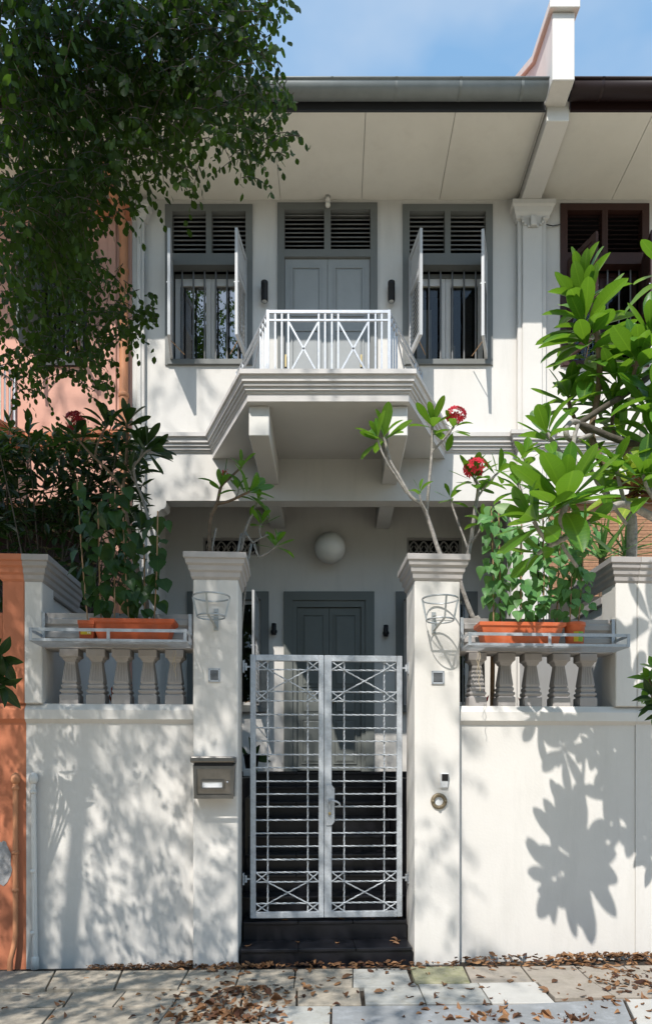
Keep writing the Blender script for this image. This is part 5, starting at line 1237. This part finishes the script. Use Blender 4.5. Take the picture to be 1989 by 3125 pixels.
for ti, pts in enumerate(twigs):
    L = sum((pts[i + 1] - pts[i]).length for i in range(4)); n = max(6, int(L / .034))
    far = ti >= n_in
    for k in range(n):
        f = (k + .5) / n * 4; i = min(3, int(f)); c = pts[i].lerp(pts[i + 1], f - i)
        td = (pts[i + 1] - pts[i]).normalized(); side = td.cross(Vector((0, 0, 1))); side = side.normalized() if side.length > .01 else Vector((1, 0, 0))
        d = td * .35 + side * (1 if k % 2 else -1) * trng.uniform(.3, .9) + Vector((trng.uniform(-.3, .3), trng.uniform(-.3, .3), -trng.uniform(.35, 1.2)))
        up = Vector((trng.uniform(-1, 1), trng.uniform(-1, 1), trng.uniform(0, 1.2)))
        s = trng.uniform(.040, .066) * (1.35 if far and c.y < .6 else 1)
        M = basis(c, d, up, s, s * trng.uniform(.85, 1.15)); mats_.append(M)
        if far: proj.append(0)
        else:
            proj.append(s / c.y if in_frame(c) and mask(c) == 1 else 0)
    if ti < n_in or ti % 3 == 0: tw_mb.tube(pts[:4:1], [.004, .0035, .003, .002], 3, cap=False)
order = sorted(range(len(mats_)), key=lambda i: -proj[i]); single = set(i for i in order[:290] if proj[i] > 0)
for i in single: put('leaf', leaf_me, tr_, mats_[i])
rest = [i for i in range(len(mats_)) if i not in single]
A = np.array([np.array(mats_[i]) for i in rest])
V = np.einsum('nij,kj->nki', A[:, :3, :3], tmpl) + A[:, None, :3, 3]
b0 = np.array(wloc(tr_)); V = (V - b0).reshape(-1, 3); nl = len(rest); K = len(tmpl)
me = bpy.data.meshes.new('crown'); me.vertices.add(nl * K); me.vertices.foreach_set('co', V.astype(np.float32).ravel())
me.loops.add(nl * 12); me.polygons.add(nl * 2)
li = (np.arange(nl)[:, None] * K + np.array(tf).ravel()[None, :]).ravel(); me.loops.foreach_set('vertex_index', li.astype(np.int32))
me.polygons.foreach_set('loop_start', (np.arange(nl * 2) * 6).astype(np.int32)); me.polygons.foreach_set('loop_total', np.full(nl * 2, 6, np.int32))
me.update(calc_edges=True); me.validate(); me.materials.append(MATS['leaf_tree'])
co = bpy.data.objects.new('crown', me); col.objects.link(co); co.parent = tr_; tag(co, kind='stuff')
tw_mb.build('twigs', 'bark_dark', tr_, kind='stuff')
tb = Vector((-4.9, -.4, -.16)); T6 = Vector((-4.7, -.3, 4.2))
branch(tr_, [tb, tb + Vector((.05, 0, 1.5)), tb + Vector((.15, .05, 3)), T6], .27, .19, 'bark_dark', 'trunk')
for e, r in ((Vector((-4.2, .2, 10.5)), .12), (Vector((-2.6, 3.6, 6.6)), .10), (Vector((-3.0, -.8, 8.5)), .10), (Vector((-6.0, .5, 9)), .10), (Vector((-4.6, 2.8, 8.2)), .09)):
    m_ = T6.lerp(e, .5) + Vector((trng.uniform(-.2, .2), trng.uniform(-.2, .2), .5)); branch(tr_, [T6, m_, e], r, .025, 'bark_dark', 'limb')
for a, e in ((Vector((-2.6, 3.6, 6.6)), D(560, 130, 4.6)), (Vector((-2.6, 3.6, 6.6)), D(250, 560, 5.4)), (Vector((-2.6, 3.6, 6.6)), D(400, 300, 4.8)), (Vector((-4.2, .2, 10.5)), Vector((-2.8, -1, 12))), (Vector((-4.2, .2, 10.5)), Vector((-4.6, 2, 13)))):
    branch(tr_, [a, a.lerp(e, .5) + Vector((0, 0, .25)), e], .028, .006, 'bark_dark', 'limb')

# ------------------------------------------------------------------ fallen leaves
frng = random.Random(4)
FALL = [(0, .004), (.10, .05), (.3, .22), (.55, .26), (.8, .15), (1, .004)]
fl_me = []
for i in range(5):
    me = leaf_mesh('fallen_leaf', FALL, 'leaf_fallen', [.5, -.6, .8, .3, -.4][i], [.25, -.3, .1, .5, -.15][i], .05); fl_me.append(me)
def ground_pt(px, py): Y = ZE * F / (py - CY); return Vector(((px - CX) / F * Y, Y, 0))
def fall_density(x, y):
    d = .10
    d += 1.0 * math.exp(-((x - 690) / 120) ** 2 - ((y - 3030) / 38) ** 2) + .9 * math.exp(-((x - 620) / 150) ** 2 - ((y - 3095) / 22) ** 2)
    d += .55 * math.exp(-((x - 850) / 130) ** 2 - ((y - 3035) / 22) ** 2) + .9 * math.exp(-((x - 760) / 120) ** 2 - ((y - 3108) / 18) ** 2)
    d += .8 * math.exp(-((x - 1440) / 120) ** 2 - ((y - 3108) / 16) ** 2) + .6 * math.exp(-((x - 1740) / 60) ** 2 - ((y - 3112) / 14) ** 2)
    if x > 1780: d += 1.3 * math.exp(-((x - 1900) / 90) ** 2 - ((y - 2995) / 32) ** 2)
    if y < 2962 and x > 900: d += .6
    if y < 2950 and x > 1300: d += 1.6
    if x < 430: d *= .25
    if y > 3050 and 900 < x < 1400: d *= .4
    return d
def leaf_pose(x, y, lift):
    p = ground_pt(x, y); p.z = .006 + lift; a = frng.uniform(0, 6.28)
    up = Vector((frng.uniform(-.5, .5), frng.uniform(-.5, .5), 1)); s = frng.choice((.03, .04, .045, .05, .055, .06, .065, .08, .092)) * frng.uniform(.8, 1.1)
    return basis(p, (math.cos(a), math.sin(a), frng.uniform(-.1, .35)), up, s, s * frng.uniform(.8, 1.2))
n = 0; poses = []
while len(poses) < 800:
    x, y = frng.uniform(-10, 2000), frng.uniform(2932, 3124)
    base = 2953 - (x - 100) * .0135 if x < 1260 or x > 0 else 2950
    if y < base: continue
    if frng.random() * 1.8 > fall_density(x, y): continue
    poses.append((y, x))
poses.sort(reverse=True)
for y, x in poses[:285]:
    o = put('fallen_leaf', frng.choice(fl_me), None, leaf_pose(x, y, 0)); tag(o, 'dry curled brown leaf lying on the paving', 'fallen leaf', 'dry leaves on the pavement')
def leaf_mass(name, items, label):
    b = MB(); rows = FALL
    for M in items:
        k = frng.uniform(-.6, .8); vs = []
        for (t, w) in ((0, .004), (.3, .22), (.65, .24), (1, .004)): vs += [M @ Vector((t, w, k * w)), M @ Vector((t, 0, -.1 * t)), M @ Vector((t, -w, k * w))]
        b.add(vs, [(0, 1, 4, 3), (1, 2, 5, 4), (3, 4, 7, 6), (4, 5, 8, 7), (6, 7, 10, 9), (7, 8, 11, 10)])
    o = b.build(name, 'leaf_fallen_mass', label=label, cat='leaf litter', kind='stuff')
items = [leaf_pose(x, y, 0) for y, x in poses[285:]]
for i in range(560):         # the drift against the foot of the walls
    u = frng.choice((frng.uniform(1.0, 2.6), frng.uniform(1.9, 3.0), frng.uniform(-1.3, -.5), frng.uniform(-.75, .65)))
    if frng.random() < .35 and u < .7: continue
    dd = -abs(frng.gauss(0, .035)) - (.0 if u > .98 or u < -1.1 else .085); p = G.w(u, dd, .01 + max(0, .03 + dd * .3) * frng.random()); a = frng.uniform(0, 6.28); s = frng.uniform(.03, .07)
    items.append(basis(p, (math.cos(a), math.sin(a), frng.uniform(-.2, .5)), (frng.uniform(-.8, .8), frng.uniform(-.8, .8), 1), s))
for i in range(16):
    u = frng.choice((frng.uniform(.5, .66), frng.uniform(-.75, .6))); k = frng.random() < .6; p = G.w(u, frng.uniform(.0, .2) if k else frng.uniform(.27, .32), .13 if k else .29); a = frng.uniform(0, 6.28); items.append(basis(p, (math.cos(a), math.sin(a), .2), (frng.uniform(-.5, .5), 0, 1), .06))
for i in range(620):         # black crumbs of leaf mould along the shaded wall
    u = frng.uniform(-1.98, -.90); p = G.w(u, .03 - abs(frng.gauss(0, .05)), -.024 + .03 * frng.random()); a = frng.uniform(0, 6.28)
    items.append(basis(p, (math.cos(a), math.sin(a), frng.uniform(-.2, .6)), (frng.uniform(-.8, .8), frng.uniform(-.8, .8), 1), frng.uniform(.012, .035)))
leaf_mass('leaf_litter', items, 'drift of dry brown leaves along the foot of the walls')

# unseen trees across the street, added to block low sky light; also mirrored in the panes
brng = random.Random(8); bm_ = MB()
for i in range(15000):
    p = Vector((brng.uniform(-26, 26), brng.uniform(-12.5, -9.5), brng.uniform(.3, 17)))
    if p.z > 8.5 + 3.5 * noise.noise(Vector((p.x * .25, 0, 3))) + 1.5 * noise.noise(Vector((p.x * .9, p.y, 1))): continue
    M = basis(p, (brng.uniform(-1, 1), brng.uniform(-1, 1), brng.uniform(-1, 1)), (brng.uniform(-1, 1), brng.uniform(-1, 1), 1), brng.uniform(.5, .9))
    bm_.add([M @ Vector(v) for v in ((0, 0, 0), (.35, .25, .03), (.75, .2, 0), (1, 0, -.08), (.75, -.2, 0), (.35, -.25, .03))], [(0, 1, 2, 3), (0, 3, 4, 5)])
bm_.build('sky_screen_trees', 'leaf_dark_shaded', label='unseen belt of dark trees added across the street to screen low sky', cat='trees', kind='stuff')
